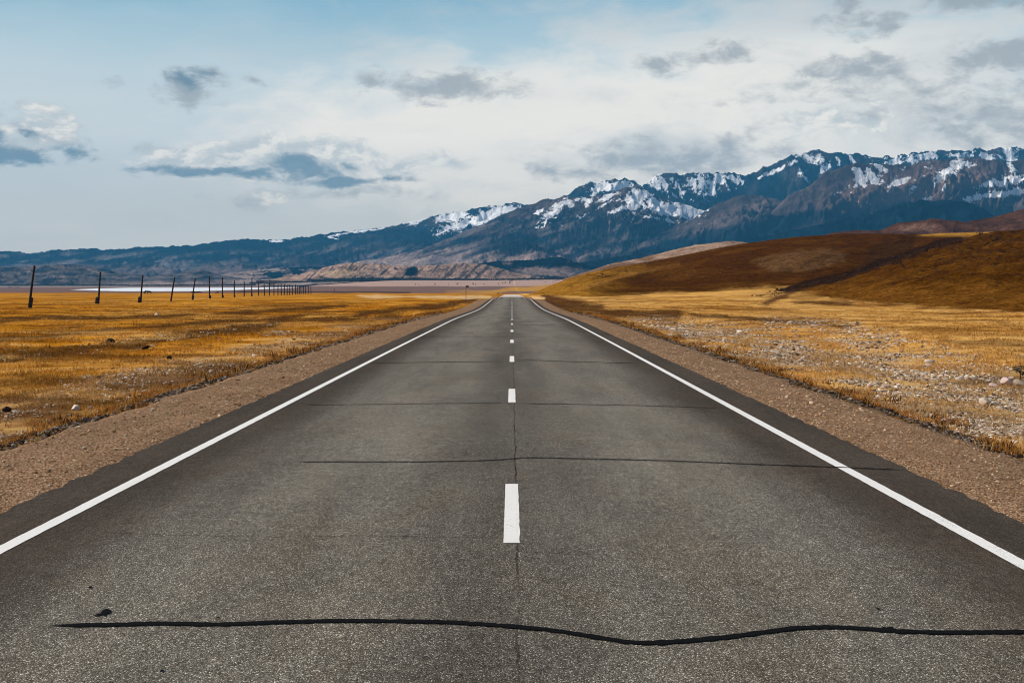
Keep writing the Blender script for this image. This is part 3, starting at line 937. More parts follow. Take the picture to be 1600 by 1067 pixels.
def snow_front(px, py, x, y, z, t):
    return snow_of(px, py, [(869, 327, 30, 8, -42), (893, 319, 12, 6, -58), (842, 331, 12, 2.6, -28), (919, 316, 12, 5, -50), (948, 309, 18, 4, -25), (940, 322, 25, 2, -28), (905, 312, 26, 3, -6), (850, 352, 14, 2, -16), (998, 309, 27, 14, -6), (1022, 318, 24, 9, 30), (1056, 328, 46, 11, 4),
                            (1085, 322, 20, 4, -8), (975, 325, 24, 3, -20), (1030, 342, 30, 3, 10), (1344, 277, 18, 6, 60), (1362, 276, 14, 4.5, 60), (1375, 262, 14, 4, 30), (1352, 318, 18, 2.5, 8), (1482, 268, 31, 11, -40), (1474, 294, 10, 2, -65), (1427, 294, 13, 4, -40),
                            (1510, 258, 20, 5, -10), (1459, 311, 13, 1.8, 0), (1547, 306, 58, 4, -9), (1590, 300, 30, 4, -6), (1585, 282, 28, 8, -10), (1578, 258, 22, 6, 55), (1545, 286, 18, 3, -20), (1400, 288, 24, 4, -25), (1660, 290, 50, 10, -10)],
                   0.24 * ell(px, py, 1450, 285, 190, 45, -8) + 0.25 * ell(px, py, 1010, 330, 120, 26, 8) + 0.18 * ell(px, py, 880, 335, 80, 24, -20))


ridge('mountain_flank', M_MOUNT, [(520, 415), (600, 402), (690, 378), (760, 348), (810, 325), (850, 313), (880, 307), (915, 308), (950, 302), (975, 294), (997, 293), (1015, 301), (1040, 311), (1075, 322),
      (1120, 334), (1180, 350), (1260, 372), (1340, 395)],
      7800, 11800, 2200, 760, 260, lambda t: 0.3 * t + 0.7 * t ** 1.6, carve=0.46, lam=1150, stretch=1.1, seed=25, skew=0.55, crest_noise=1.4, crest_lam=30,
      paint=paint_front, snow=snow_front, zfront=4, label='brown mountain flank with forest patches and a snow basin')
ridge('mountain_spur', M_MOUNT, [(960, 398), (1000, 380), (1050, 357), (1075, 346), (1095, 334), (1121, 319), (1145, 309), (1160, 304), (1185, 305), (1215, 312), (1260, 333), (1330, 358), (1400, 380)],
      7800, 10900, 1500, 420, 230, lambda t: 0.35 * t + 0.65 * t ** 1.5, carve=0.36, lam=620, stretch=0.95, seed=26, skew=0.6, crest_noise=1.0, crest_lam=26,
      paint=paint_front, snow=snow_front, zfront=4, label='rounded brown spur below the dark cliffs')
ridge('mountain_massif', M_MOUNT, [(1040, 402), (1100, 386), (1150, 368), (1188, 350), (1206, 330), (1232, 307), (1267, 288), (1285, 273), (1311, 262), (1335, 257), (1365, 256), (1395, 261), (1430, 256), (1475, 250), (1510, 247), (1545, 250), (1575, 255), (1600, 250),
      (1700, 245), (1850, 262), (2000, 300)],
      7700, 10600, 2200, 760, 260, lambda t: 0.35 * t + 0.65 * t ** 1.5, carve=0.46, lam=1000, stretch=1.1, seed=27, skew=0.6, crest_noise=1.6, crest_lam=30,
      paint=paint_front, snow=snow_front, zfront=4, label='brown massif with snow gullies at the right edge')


# forested hill at right
def paint_forest(px, py, x, y, z, t):
    c_ = base_col(px.shape, FOREST)
    n = fbm(px / 40, py / 14, 5, 70)
    c_ = mixc(c_, SHADY * 1.1, sstep(0.1, 0.5, n) * 0.6)
    c_ = mixc(c_, ROCK, sstep(0.25, 0.6, n) * 0.5 * sstep(1150, 1000, px))
    return c_


ridge('forested_hill', M_MOUNT, [(820, 424), (860, 418), (900, 411), (960, 402), (1020, 394), (1100, 385), (1150, 378), (1200, 368), (1250, 357), (1300, 347), (1340, 340), (1385, 327), (1410, 318), (1440, 313), (1480, 313), (1510, 315),
      (1530, 322), (1545, 332), (1570, 345), (1620, 358), (1700, 370)], 6400, 8200, 1500, 520, 90, lambda t: 0.4 * t + 0.6 * t ** 1.4, carve=0.28, lam=420, stretch=2.0, seed=35, crest_noise=0.8, crest_lam=14,
      paint=paint_forest, zfront=12, label='dark blue forested hill in front of the snowy massif')


def paint_low(px, py, x, y, z, t):
    n = fbm(px / 30, py / 6, 5, 72)
    c_ = base_col(px.shape, (0.105, 0.09, 0.088))
    c_ = mixc(c_, FOREST * 1.5, sstep(-0.2, 0.35, n) * 0.85)
    c_ = mixc(c_, np.array((0.20, 0.155, 0.14)), sstep(0.1, 0.6, fbm(px / 34, py / 5, 4, 73)) * 0.8)
    c_ = mixc(c_, np.array((0.30, 0.22, 0.19)), sstep(437, 444, py + 4 * n) * sstep(90, 260, px))
    return c_


ridge('low_hill', M_MOUNT, [(-260, 420), (-80, 417), (0, 418), (60, 415), (110, 413), (140, 416), (165, 421), (185, 426), (215, 428), (245, 431), (290, 425), (315, 422), (335, 427), (350, 431), (400, 438), (440, 444)],
      6600, 8200, 900, 420, 60, lambda t: 0.6 * t + 0.4 * t ** 1.4, carve=0.30, lam=300, stretch=2.0, seed=45, crest_noise=0.7, crest_lam=10, paint=paint_low, zfront=-4.5, zback=-4, label='low dark scrubby hill behind the lake at left')


def paint_mid(px, py, x, y, z, t):
    n = fbm(px / 40, py / 5, 5, 74)
    c_ = base_col(px.shape, (0.31, 0.235, 0.205))
    c_ = mixc(c_, FOREST * 1.3, sstep(0.0, 0.25, n + 0.6 * ell(px, py, 460, 424, 90, 12, -8) * 2 - 0.35))
    return c_


ridge('low_hill', M_MOUNT, [(280, 441), (330, 431), (380, 424), (430, 419.5), (480, 417), (540, 417), (600, 419), (660, 425), (720, 436)], 6900, 8800, 900, 300, 50, lambda t: 0.6 * t + 0.4 * t ** 1.4,
      carve=0.25, lam=350, stretch=2.0, seed=46, crest_noise=0.6, crest_lam=12, paint=paint_mid, zfront=2, zback=2, label='low pale hill with a dark wooded flank')


def paint_darkridge(px, py, x, y, z, t):
    n = fbm(px / 30, py / 6, 5, 75)
    c_ = base_col(px.shape, FOREST * 1.2)
    c_ = mixc(c_, np.array((0.21, 0.155, 0.14)), sstep(0.2, 0.6, ell(px, py, 850, 425, 60, 9, 3) * 1.6 + 0.4 * n))
    c_ = mixc(c_, np.array((0.16, 0.13, 0.12)), sstep(0.2, 0.6, ell(px, py, 910, 424, 40, 6, 10) * 1.4 + 0.3 * n) * 0.6)  # lit right flank painted lighter
    return c_


ridge('wooded_ridge', M_MOUNT, [(690, 436), (720, 417), (745, 412), (780, 408), (830, 406), (855, 403), (870, 401), (885, 404), (900, 410), (925, 415), (960, 425), (990, 436), (1020, 444)], 5900, 6900, 700, 300, 50, lambda t: 0.5 * t + 0.5 * t ** 1.5,
      carve=0.25, lam=260, stretch=1.6, seed=47, crest_noise=0.7, crest_lam=9, paint=paint_darkridge, zfront=20, zback=20, label='dark wooded ridge behind the pink bluffs')


def paint_bluff(px, py, x, y, z, t):
    n = fbm(px / 22, py / 7, 5, 76)
    st = fbm(px / 9 + py / 10, py / 26, 4, 77)
    c_ = base_col(px.shape, (0.42, 0.275, 0.20))
    c_ = mixc(c_, np.array((0.28, 0.18, 0.14)), sstep(0.0, 0.5, n) * 0.7)
    c_ = mixc(c_, np.array((0.05, 0.045, 0.045)), sstep(0.22, 0.5, st) * 0.85)
    c_ = mixc(c_, np.array((0.45, 0.31, 0.20)), sstep(0.1, 0.5, ell(px, py, 530, 428, 45, 9) + 0.3 * n))
    c_ = mixc(c_, FOREST * 1.5, sstep(0.2, 0.5, ell(px, py, 643, 424, 14, 9, -30) * 1.5 + 0.2 * n))
    c_ = mixc(c_, FOREST * 2, sstep(0.1, 0.3, ell(px, py, 600, 437, 140, 4) + 0.2 * n))
    return c_


ridge('eroded_bluff', M_MOUNT, [(400, 441), (430, 436), (470, 428), (500, 420), (520, 415), (540, 412), (560, 411), (600, 413), (625, 415), (645, 417), (665, 415), (690, 414), (720, 411), (745, 412), (765, 415), (785, 420), (810, 428), (850, 434), (900, 438)],
      5350, 6000, 700, 520, 70, lambda t: 0.35 * t + 0.65 * sstep(0, 1, t), carve=0.30, lam=150, stretch=1.8, seed=48, crest_noise=0.6, crest_lam=9, paint=paint_bluff, zfront=19, zback=20, label='pinkish eroded bluffs across the plain')


# grassy hills at right
def paint_tan(px, py, x, y, z, t):
    n = fbm(px / 40, py / 7, 5, 78)
    c_ = base_col(px.shape, (0.30, 0.20, 0.14))
    c_ = mixc(c_, np.array((0.15, 0.085, 0.05)), sstep(-0.05, 0.45, n + 0.03 * (py - 400)) * 0.8)
    return c_


ridge('grass_hill', M_FARHILL, [(880, 436), (920, 424), (952, 413), (999, 404), (1045, 392), (1091, 382), (1128, 379), (1156, 380), (1200, 386), (1260, 396), (1340, 410)], 1300, 1900, 400, 260, 50, lambda t: sstep(0, 1, t) * 0.5 + 0.5 * t,
      carve=0.12, lam=140, stretch=1.2, seed=49, crest_noise=0.5, crest_lam=14, paint=paint_tan, mode='fbm', label='pale tan hill behind the brown slope')


def paint_red(px, py, x, y, z, t):
    n = fbm(px / 40, py / 8, 5, 79)
    c_ = base_col(px.shape, (0.075, 0.035, 0.022))
    c_ = mixc(c_, np.array((0.05, 0.026, 0.02)), sstep(0.0, 0.5, n) * 0.85)
    c_ = mixc(c_, np.array((0.18, 0.10, 0.07)), sstep(0.2, 0.6, ell(px, py, 1430, 356, 50, 10) + 0.3 * n) * 0.7)
    return c_


ridge('heath_hill', M_FARHILL, [(1270, 372), (1310, 363), (1336, 360), (1375, 360), (1390, 354), (1406, 349), (1433, 345.5), (1475, 347), (1507, 347), (1530, 343.5), (1554, 339), (1580, 332), (1600, 327), (1680, 312), (1800, 305), (1950, 320)],
      1500, 2200, 500, 320, 60, lambda t: sstep(0, 1, t) * 0.4 + 0.6 * t, carve=0.14, lam=160, stretch=1.2, seed=50, crest_noise=0.7, crest_lam=16, paint=paint_red, mode='fbm', label='reddish brown heath hill at the right edge')


def paint_near(px, py, x, y, z, t):
    n = fbm(x / 30, y / 45, 5, 80)
    nb = fbm(px / 60, py / 10, 5, 81)
    c_ = base_col(px.shape, (0.060, 0.0205, 0.0015))  # brown grass, darkened further by painted cloud shadow
    c_ = mixc(c_, np.array((0.098, 0.039, 0.006)), sstep(-0.1, 0.5, n) * 0.6)
    c_ = mixc(c_, np.array((0.30, 0.140, 0.016)), sstep(1010, 880, px + nb * 40 - (450 - py) * 0.6) * 0.9)
    c_ = mixc(c_, np.array((0.38, 0.20, 0.05)), sstep(-2, 5, py - np.interp(px, [860, 920, 1045, 1244, 1300], [470, 463, 455, 446, 444]) + nb * 4))
    c_ = mixc(c_, np.array((0.27, 0.125, 0.025)), 0.7 * seg_mask(px, py, [(905, 452), (985, 428), (1060, 412)], 5, nb * 0.3))
    c_ = mixc(c_, np.array((0.115, 0.058, 0.022)), sstep(0.12, 0.34, ell(px, py, 1252, 407, 92, 21, -4) + 0.12 * nb) * 0.85)
    c_ = mixc(c_, np.array((0.035, 0.016, 0.006)), sstep(0.25, 0.6, ell(px, py, 1385, 396, 70, 30, -30) * 1.3 + 0.5 * fbm(px / 12, py / 6, 4, 83)) * 0.75)
    c_ = mixc(c_, np.array((0.05, 0.02, 0.007)), 0.8 * seg_mask(px, py, [(930, 435), (960, 424), (1010, 413), (1060, 402)], 5, nb * 0.6) * sstep(-0.1, 0.4, fbm(px / 8, py / 5, 3, 84)))
    gu = seg_mask(px, py, [(1190, 474), (1222, 457), (1250, 445), (1322, 428), (1415, 396), (1461, 381), (1500, 372)], 5.5, 0.35 * nb)
    c_ = mixc(c_, np.array((0.022, 0.010, 0.005)), sstep(0.15, 0.4, gu) * 0.95)
    fo = fbm((px + 1.5 * py) / 60, (py + 0.22 * px) / 9.0, 5, 88, 0.55)
    c_ = mixc(c_, np.array((0.040, 0.0145, 0.002)), sstep(0.05, 0.5, fo) * 0.45 * sstep(450, 435, py + nb * 5))
    c_ = mixc(c_, np.array((0.36, 0.18, 0.03)), sstep(1425, 1450, px) * sstep(372, 366, py))
    return c_


ridge('brown_hill', M_HILL, [(800, 470), (838, 456), (860, 446), (885, 437), (906, 430), (952, 419.5), (999, 412), (1068, 399), (1110, 390), (1156, 381.5), (1200, 376), (1258, 369.5), (1322, 365.5), (1387, 365.5), (1433, 366.5), (1480, 365), (1540, 363), (1600, 361), (1700, 360), (1850, 366), (2000, 380)],
      [(800, 560), (860, 480), (920, 375), (1045, 430), (1244, 430), (2000, 430)], [(800, 700), (900, 800), (1000, 820), (1300, 830), (2000, 830)], 250, 620, 110,
      lambda t: 0.55 * t + 0.45 * sstep(0, 1, t), carve=0.05, lam=60, stretch=1.5, seed=51, crest_noise=0.35, crest_lam=22, paint=paint_near, mode='fbm', rough=0.5, rlam=18,
      label='smooth brown hill right of the road with a pale patch')


def paint_near2(px, py, x, y, z, t):
    n = fbm(x / 12, y / 18, 5, 85)
    nb = fbm(px / 60, py / 10, 5, 86)
    c_ = base_col(px.shape, (0.066, 0.0245, 0.0025))  # base brown also carries cloud shadow in its colour
    c_ = mixc(c_, np.array((0.105, 0.042, 0.005)), sstep(-0.1, 0.5, n) * 0.7)
    c_ = mixc(c_, np.array((0.035, 0.015, 0.006)), sstep(0.2, 0.5, fbm(px / 14, py / 6, 4, 87) + 0.4 * sstep(430, 390, py) - 0.1) * 0.65)
    c_ = mixc(c_, np.array((0.145, 0.058, 0.008)), sstep(432, 460, py + 8 * nb) * 0.8)
    c_ = mixc(c_, np.array((0.45, 0.25, 0.07)), sstep(-4, 5, py - np.interp(px, [1200, 1244, 1400, 1600, 1800], [452, 458, 477, 490, 500]) + nb * 4))
    # darker line of scrub and crease down the gully edge
    g = seg_mask(px, py, [(1180, 470), (1215, 458), (1244, 449), (1322, 432), (1415, 400), (1461, 384), (1500, 374)], 8, 0.4 * nb)
    c_ = mixc(c_, np.array((0.028, 0.012, 0.006)), sstep(0.15, 0.55, g) * 0.9)
    return c_


ridge('brown_hill', M_HILL, [(1150, 462), (1200, 456), (1244, 448), (1322, 431), (1370, 416), (1415, 399), (1461, 384), (1498, 374), (1530, 368), (1554, 363.5), (1600, 361.5), (1700, 357), (1850, 352), (2000, 350)],
      [(1150, 330), (1244, 290), (1400, 190), (1600, 150), (2000, 110)], [(1150, 400), (1300, 430), (1500, 440), (2000, 400)], 120, 460, 130,
      lambda t: 0.35 * t + 0.65 * sstep(0, 1, t), carve=0.05, lam=26, stretch=1.5, seed=52, crest_noise=0.5, crest_lam=18, paint=paint_near2, mode='fbm', rough=0.35, rlam=9,
      label='nearer brown hill with scrub at the right edge')

# ------------------------------------------------------------------ road
def strip(name, xl, xr, ys, zoff, mat, parent=None, wob=(0, 0), seed=0, nx=2, lam=0.5):
    ys = np.asarray(ys, float)
    l = xl + wob[0] * fbm(ys / lam, ys * 0 + seed, 4, seed)
    r = xr + wob[1] * fbm(ys / lam, ys * 0 + seed + 3.3, 4, seed + 5)
    u = np.linspace(0, 1, nx)[None, :]
    X = l[:, None] * (1 - u) + r[:, None] * u
    Y = np.broadcast_to(ys[:, None], X.shape)
    Z = road_z(Y) + zoff
    return link(name, grid_mesh(name, X, Y, Z), mat, parent)


ys_road = np.concatenate([np.arange(-30, 40, 0.06), np.arange(40, 120, 0.25), np.arange(120, 780, 1.0)])
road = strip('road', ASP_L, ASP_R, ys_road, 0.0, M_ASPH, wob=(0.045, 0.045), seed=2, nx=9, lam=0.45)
tag(road, 'straight grey asphalt road running to the horizon', kind='structure')
ys_sh = np.concatenate([np.arange(-30, 40, 0.1), np.arange(40, 120, 0.3), np.arange(120, 440, 1.0)])


def shoulder(name, x0, x1, seed, label):
    sgn = 1 if x1 > x0 else -1
    n = 15
    u = np.linspace(0, 1, n)[None, :]
    ys = ys_sh[:, None]
    outer = x1 + 0.16 * fbm(ys / 2.5, ys * 0 + seed, 4, seed)
    X = x0 * (1 - u) + outer * u
    Y = np.broadcast_to(ys, X.shape)
    Z = road_z(Y) - 0.028 - 0.05 * u ** 2 + 0.012 * fbm(X / 0.5, Y / 0.9, 4, seed + 2) * np.clip((u - 0.05) * 5, 0, 1) - 0.14 * sstep(0.93, 1.0, u)
    if sgn < 0:
        X, Y, Z = X[:, ::-1], Y[:, ::-1], Z[:, ::-1]
    tag(link(name, grid_mesh(name, X, Y, Z), M_GRAVEL), label, kind='structure')


shoulder('gravel_shoulder', ASP_L + 0.15, SH_L - 0.15, 31, 'brown gravel shoulder left of the road')
shoulder('gravel_shoulder', ASP_R - 0.15, SH_R + 0.15, 33, 'brown gravel shoulder right of the road')

ys_line = np.concatenate([np.arange(-20, 5, 0.5), np.arange(5, 40, 0.05), np.arange(40, 440, 1.0)])
strip('edge_line', -3.67, -3.55, ys_line, 0.004, M_PAINT, road, (0.004, 0.004), 7, 2, 0.25)
strip('edge_line', 3.35, 3.47, ys_line, 0.004, M_PAINT, road, (0.004, 0.004), 8, 2, 0.25)
D0 = 9.62
for k in range(36):
    y0 = D0 + 12 * k
    L_ = 2.93 if k else 2.93
    strip('centre_dash', -0.062, 0.058, np.linspace(y0, y0 + L_, 24 if k < 6 else 4), 0.004, M_PAINT, road, (0.004, 0.006), 9 + k, 2, 0.3)


def seam(pts_px, w0, w1, label=None, seed=0, mat=M_TAR, z=0.007, jag=0.0):
    P = np.array(pts_px, float)
    X, Y = on_plane(P[:, 0], P[:, 1], 0.0)
    for _ in range(4):
        Y2 = Y.copy()
        zz = road_z(Y)
        a, s = ray(P[:, 0], P[:, 1])
        Y = (zz - CAM_H) / s
        X = a * Y
    n = max(40, int(abs(X[-1] - X[0]) / 0.015))
    xs = np.linspace(X[0], X[-1], n)
    ys = np.interp(xs, X, Y)
    ker = np.hanning(max(5, n // 22) | 1); ker /= ker.sum()
    pad = len(ker) // 2
    ys = np.convolve(np.pad(ys, pad, 'reflect', reflect_type='odd'), ker, 'valid') + jag * fbm(xs / 0.25, xs * 0 + seed, 4, seed)
    w = (w0 + (w1 - w0) * np.linspace(0, 1, n)) * (1 + 0.25 * fbm(xs / 0.12, xs * 0 + 1, 3, seed + 3))
    taper = np.clip(np.minimum(np.arange(n), np.arange(n)[::-1]) / 12.0, 0.05, 1)
    w = w * taper
    Xg = np.stack([xs, xs], 0)
    e1, e2 = fbm(xs / 0.05, xs * 0 + 2, 4, seed + 50), fbm(xs / 0.05, xs * 0 + 7, 4, seed + 60)
    Yg = np.stack([ys - w / 2 * (1 + 0.30 * e1), ys + w / 2 * (1 + 0.30 * e2)], 0)
    Zg = road_z(Yg) + z
    o_ = link('tar_seam', grid_mesh('tar_seam', Xg, Yg, Zg), mat, road)
    if label: o_['label'] = label


seam([(75, 978), (160, 977), (260, 974.5), (340, 976.5), (430, 973), (520, 970.5), (600, 971), (700, 972.5), (800, 979), (870, 986), (930, 996), (980, 1004), (1010, 1006), (1060, 1003), (1130, 997), (1190, 989),
      (1240, 982), (1290, 980), (1340, 982), (1400, 987), (1470, 989), (1600, 988), (1690, 986)], 0.074, 0.074, 'thick black sealed crack across the near road', 3)
seam([(452, 722), (560, 722), (660, 722), (760, 720), (800, 717.5), (815, 715.5), (840, 715.5), (900, 717), (1000, 719), (1100, 722.5), (1180, 726), (1300, 730), (1420, 735)], 0.045, 0.045, 'thin black sealed crack with a bump at the centre', 4)
seam([(470, 633), (600, 632), (700, 630.5), (795, 630)], 0.05, 0.055, None, 6, jag=0.03)
seam([(808, 630.5), (900, 632), (1000, 634), (1130, 638)], 0.06, 0.05, None, 7, jag=0.03)
seam([(570, 568), (680, 566), (792, 565)], 0.09, 0.11, None, 8, jag=0.04)
seam([(800, 564), (830, 563), (900, 565.5), (1000, 568)], 0.13, 0.10, None, 9, jag=0.04)
seam([(640, 527.5), (720, 527), (792, 527)], 0.16, 0.16, None, 10, jag=0.05)
seam([(150, 832), (300, 838), (440, 840), (560, 838), (700, 840), (778, 841)], 0.010, 0.012, None, 11, jag=0.02)
seam([(820, 864), (860, 865), (930, 868)], 0.009, 0.006, None, 12, jag=0.02)
seam([(780, 503), (860, 502)], 0.3, 0.3, None, 13, jag=0.05)


seam([(800, 526.5), (880, 528)], 0.16, 0.12, None, 14, jag=0.06)
seam([(815, 507.5), (870, 508)], 0.3, 0.2, None, 15, jag=0.06)
seam([(690, 548), (780, 547.5)], 0.07, 0.07, None, 16, jag=0.05)


def blotch(px, py, rx, ry, seed, label=None):
    x0, y0 = on_plane(px, py, 0.0)
    me = bpy.data.meshes.new('tar_blot')
    n = 26
    v = []
    for i in range(n):
        a = 2 * math.pi * i / n
        r = 1 + 0.9 * float(pnoise(np.array(math.cos(a) * 1.4 + seed), np.array(math.sin(a) * 1.4), seed))
        v.append((float(x0) + rx * r * math.cos(a), float(y0) + ry * r * math.sin(a), float(road_z(y0)) + 0.0065))
    me.from_pydata(v, [], [list(range(n))])
    o_ = link('tar_blot', me, M_TAR, road)
    if label: o_['label'] = label


blotch(162, 953, 0.036, 0.08, 3, 'small black tar blot left of the near crack')
blotch(140, 912, 0.014, 0.022, 5)
blotch(1388, 977, 0.03, 0.06, 7)
blotch(253, 1043, 0.008, 0.02, 11)
blotch(340, 960, 0.012, 0.012, 13)
blotch(1372, 946, 0.013, 0.022, 17)
# ------------------------------------------------------------------ placing things on the land
_DD = np.concatenate([np.arange(6, 300, 0.25), np.geomspace(300, 9500, 3000)])


def hit(px, py):
    """where the line of sight through a spot of the photo first meets the land"""
    a, s = ray(px, py)
    z = CAM_H + s * _DD
    g = ground_full(a * _DD, _DD)
    k = np.nonzero(z <= g)[0]
    D = float(_DD[k[0]]) if len(k) else 9500.0
    return float(a * D), D, float(ground_full(a * D, D))


ORD = ['first', 'second', 'third', 'fourth', 'fifth', 'sixth', 'seventh', 'eighth', 'ninth', 'tenth', 'eleventh', 'twelfth', 'thirteenth', 'fourteenth', 'fifteenth', 'sixteenth', 'seventeenth',
       'eighteenth', 'nineteenth', 'twentieth', 'twenty-first', 'twenty-second', 'twenty-third', 'twenty-fourth', 'twenty-fifth', 'twenty-sixth', 'twenty-seventh', 'twenty-eighth']


def tube(bm, p0, p1, r0, r1, n=9, cap=True):
    p0, p1 = Vector(p0), Vector(p1)
    d = (p1 - p0).normalized()
    e1 = d.cross(Vector((0.3, 1, 0.2))).normalized()
    e2 = d.cross(e1)
    A = [bm.verts.new(p0 + (e1 * math.cos(2 * math.pi * i / n) + e2 * math.sin(2 * math.pi * i / n)) * r0) for i in range(n)]
    B = [bm.verts.new(p1 + (e1 * math.cos(2 * math.pi * i / n) + e2 * math.sin(2 * math.pi * i / n)) * r1) for i in range(n)]
    for i in range(n):
        bm.faces.new((A[i], A[(i + 1) % n], B[(i + 1) % n], B[i]))
    if cap:
        bm.faces.new(A[::-1]); bm.faces.new(B)


def bm_obj(name, bm, mat, parent=None):
    bmesh.ops.recalc_face_normals(bm, faces=bm.faces)
    me = bpy.data.meshes.new(name)
    bm.to_mesh(me); bm.free()
    return link(name, me, mat, parent)


def box(bm, c, s, bev=0.0):
    r = bmesh.ops.create_cube(bm, size=1)
    for v in r['verts']:
        v.co = Vector((v.co.x * s[0] + c[0], v.co.y * s[1] + c[1], v.co.z * s[2] + c[2]))
    if bev:
        es = list({e for v in r['verts'] for e in v.link_edges})
        bmesh.ops.bevel(bm, geom=es, offset=bev, segments=1, affect='EDGES')


# ------------------------------------------------------------------ utility poles across the left field
# base x, base y, top x, top y, footing height (photo px)
POLES = [(45, 481, 55, 415, 16, 'leaning dark utility pole at the far left, nearest and tallest of the row'),
         (153.5, 475, 157.5, 425, 11, 'second utility pole from the left, slightly leaning, on a thick dark footing'),
         (219.5, 473, 223.5, 430.5, 9.5, 'third utility pole from the left, with a short thick footing, near the grazing cattle'),
         (266.5, 471, 273.5, 433, 0, 'fourth utility pole from the left, leaning most to the right'),
         (300, 468.6, 305.5, 435, 7, 'fifth utility pole from the left, leaning right in front of the lake'),
         (327.5, 466.6, 327.5, 432, 5, 'sixth utility pole from the left, upright against the lake'),
         (347.5, 465.2, 348, 433, 4, 'seventh utility pole from the left, upright against the bright lake end'),
         (366, 464.4, 366.5, 438.5, 3, 'eighth utility pole from the left, short and upright'),
         (381.5, 463.4, 381.7, 440.5, 0, 'ninth utility pole from the left, thin and upright'),
         (393, 462.8, 394, 433.5, 4, 'tenth utility pole from the left, taller than its neighbours')]
_bx = [404, 413.2, 420.8, 428, 434.2, 439.6, 444, 448.6, 452.6, 457, 461.4, 464.4, 467.5, 470.4, 473.6, 477, 481.4, 486]
for i, bx_ in enumerate(_bx):
    by_ = 462.2 - 2.6 * i / 17 * 1.1
    th = [22.5, 19, 20, 20.5, 17, 18, 17, 15.5, 16.5, 15, 16, 13, 14, 12.5, 13, 12, 12, 11][i]
    POLES.append((bx_, by_, bx_ + [0.4, -0.3, 0.6, 0.2][i % 4], by_ - th, 0, '%s utility pole from the left, thin and far off in the row' % ORD[10 + i]))
for k, (bx_, by_, tx, ty, ft, lab) in enumerate(POLES):
    # the row runs straight, fifty metres from pole to pole
    a, s = ray(bx_, by_)
    x, y, z = hit(bx_, by_)
    tilt = (tx - bx_) / F_PX * y
    h = (by_ - ty) / F_PX * y
    root = tag(empty('utility_pole', (x, y, z)), lab, 'utility pole', 'utility poles across the left field')
    r = np.interp(y, [200, 400, 800], [0.17, 0.20, 0.26])
    bm = bmesh.new()
    tube(bm, (0, 0, -0.4), (tilt * 0.5, 0, h * 0.5), r, r * 0.9, 10, False)
    tube(bm, (tilt * 0.5, 0, h * 0.5), (tilt, 0, h), r * 0.9, r * 0.72, 10)
    bm_obj('shaft', bm, M_WOOD, root)
    if h > 3.5:
        for q in (0.35, 0.75):
            bm = bmesh.new()
            zz = h - q
            xx = tilt * zz / h
            tube(bm, (xx, -0.05, zz), (xx + (0.22 if q < .5 else -0.22), -0.12, zz + 0.02), 0.018, 0.018, 6, False)
            tube(bm, (xx + (0.22 if q < .5 else -0.22), -0.12, zz - 0.02), (xx + (0.22 if q < .5 else -0.22), -0.12, zz + 0.16), 0.05, 0.035, 8)
            bm_obj('insulator_hook', bm, M_METAL, root)
    if ft:
        fh = ft / F_PX * y
        bm = bmesh.new()
        off = -0.28 if k in (1, 2) else 0.26
        wd = 0.24 if k in (1, 2) else 0.15
        tl = tilt * fh / h
        vs = []
        for zz, ww in ((-0.3, wd), (fh * 0.9, wd * 0.9), (fh, wd * 0.6)):
            vs.append([bm.verts.new((off + tl * zz / fh + sx * ww, sy * ww * 0.8, zz)) for sx, sy in ((-1, -1), (1, -1), (1, 1), (-1, 1))])
        for A, B in zip(vs[:-1], vs[1:]):
            for i in range(4):
                bm.faces.new((A[i], A[(i + 1) % 4], B[(i + 1) % 4], B[i]))
        bm.faces.new(vs[-1])
        bmesh.ops.bevel(bm, geom=list(bm.edges), offset=0.02, segments=1, affect='EDGES')
        bm_obj('footing', bm, M_CONC, root)
        for q in (0.45, 0.8):
            bm = bmesh.new()
            zz = fh * q
            tube(bm, (off / 2 + tl * q, 0, zz - 0.03), (off / 2 + tl * q, 0, zz + 0.03), r + abs(off) * 0.75, r + abs(off) * 0.75, 12)
            bm_obj('wire_binding', bm, M_METAL, root)
# a lone leaning stake on the marsh edge
x, y, z = hit(521, 458)
root = tag(empty('leaning_post', (x, y, z)), 'lone short leaning post right of the long pole row', 'post')
bm = bmesh.new(); tube(bm, (0, 0, -0.3), (0.9, 0, 3.1), 0.2, 0.15, 9); bm_obj('shaft', bm, M_WOOD, root)
bm = bmesh.new(); tube(bm, (0.65, -0.1, 2.3), (1.15, 0.1, 2.45), 0.06, 0.06, 6); bm_obj('crosspiece', bm, M_WOOD, root)
# two thin poles in front of the right hill's toe
for px_, py_, h_, lab in ((864, 441.5, 9, 'thin pole left of another on the plain by the hill toe'), (868.5, 441.5, 5, 'thin short pole right of another on the plain by the hill toe')):
    a, s = ray(px_, py_)
    D = 2600.0
    root = tag(empty('utility_pole', (a * D, D, float(ground_full(a * D, D)))), lab, 'utility pole')
    bm = bmesh.new(); tube(bm, (0, 0, -0.5), (0, 0, h_ + CAM_H + s * D - root.location.z), 0.35, 0.3, 8); bm_obj('shaft', bm, M_WOOD, root)

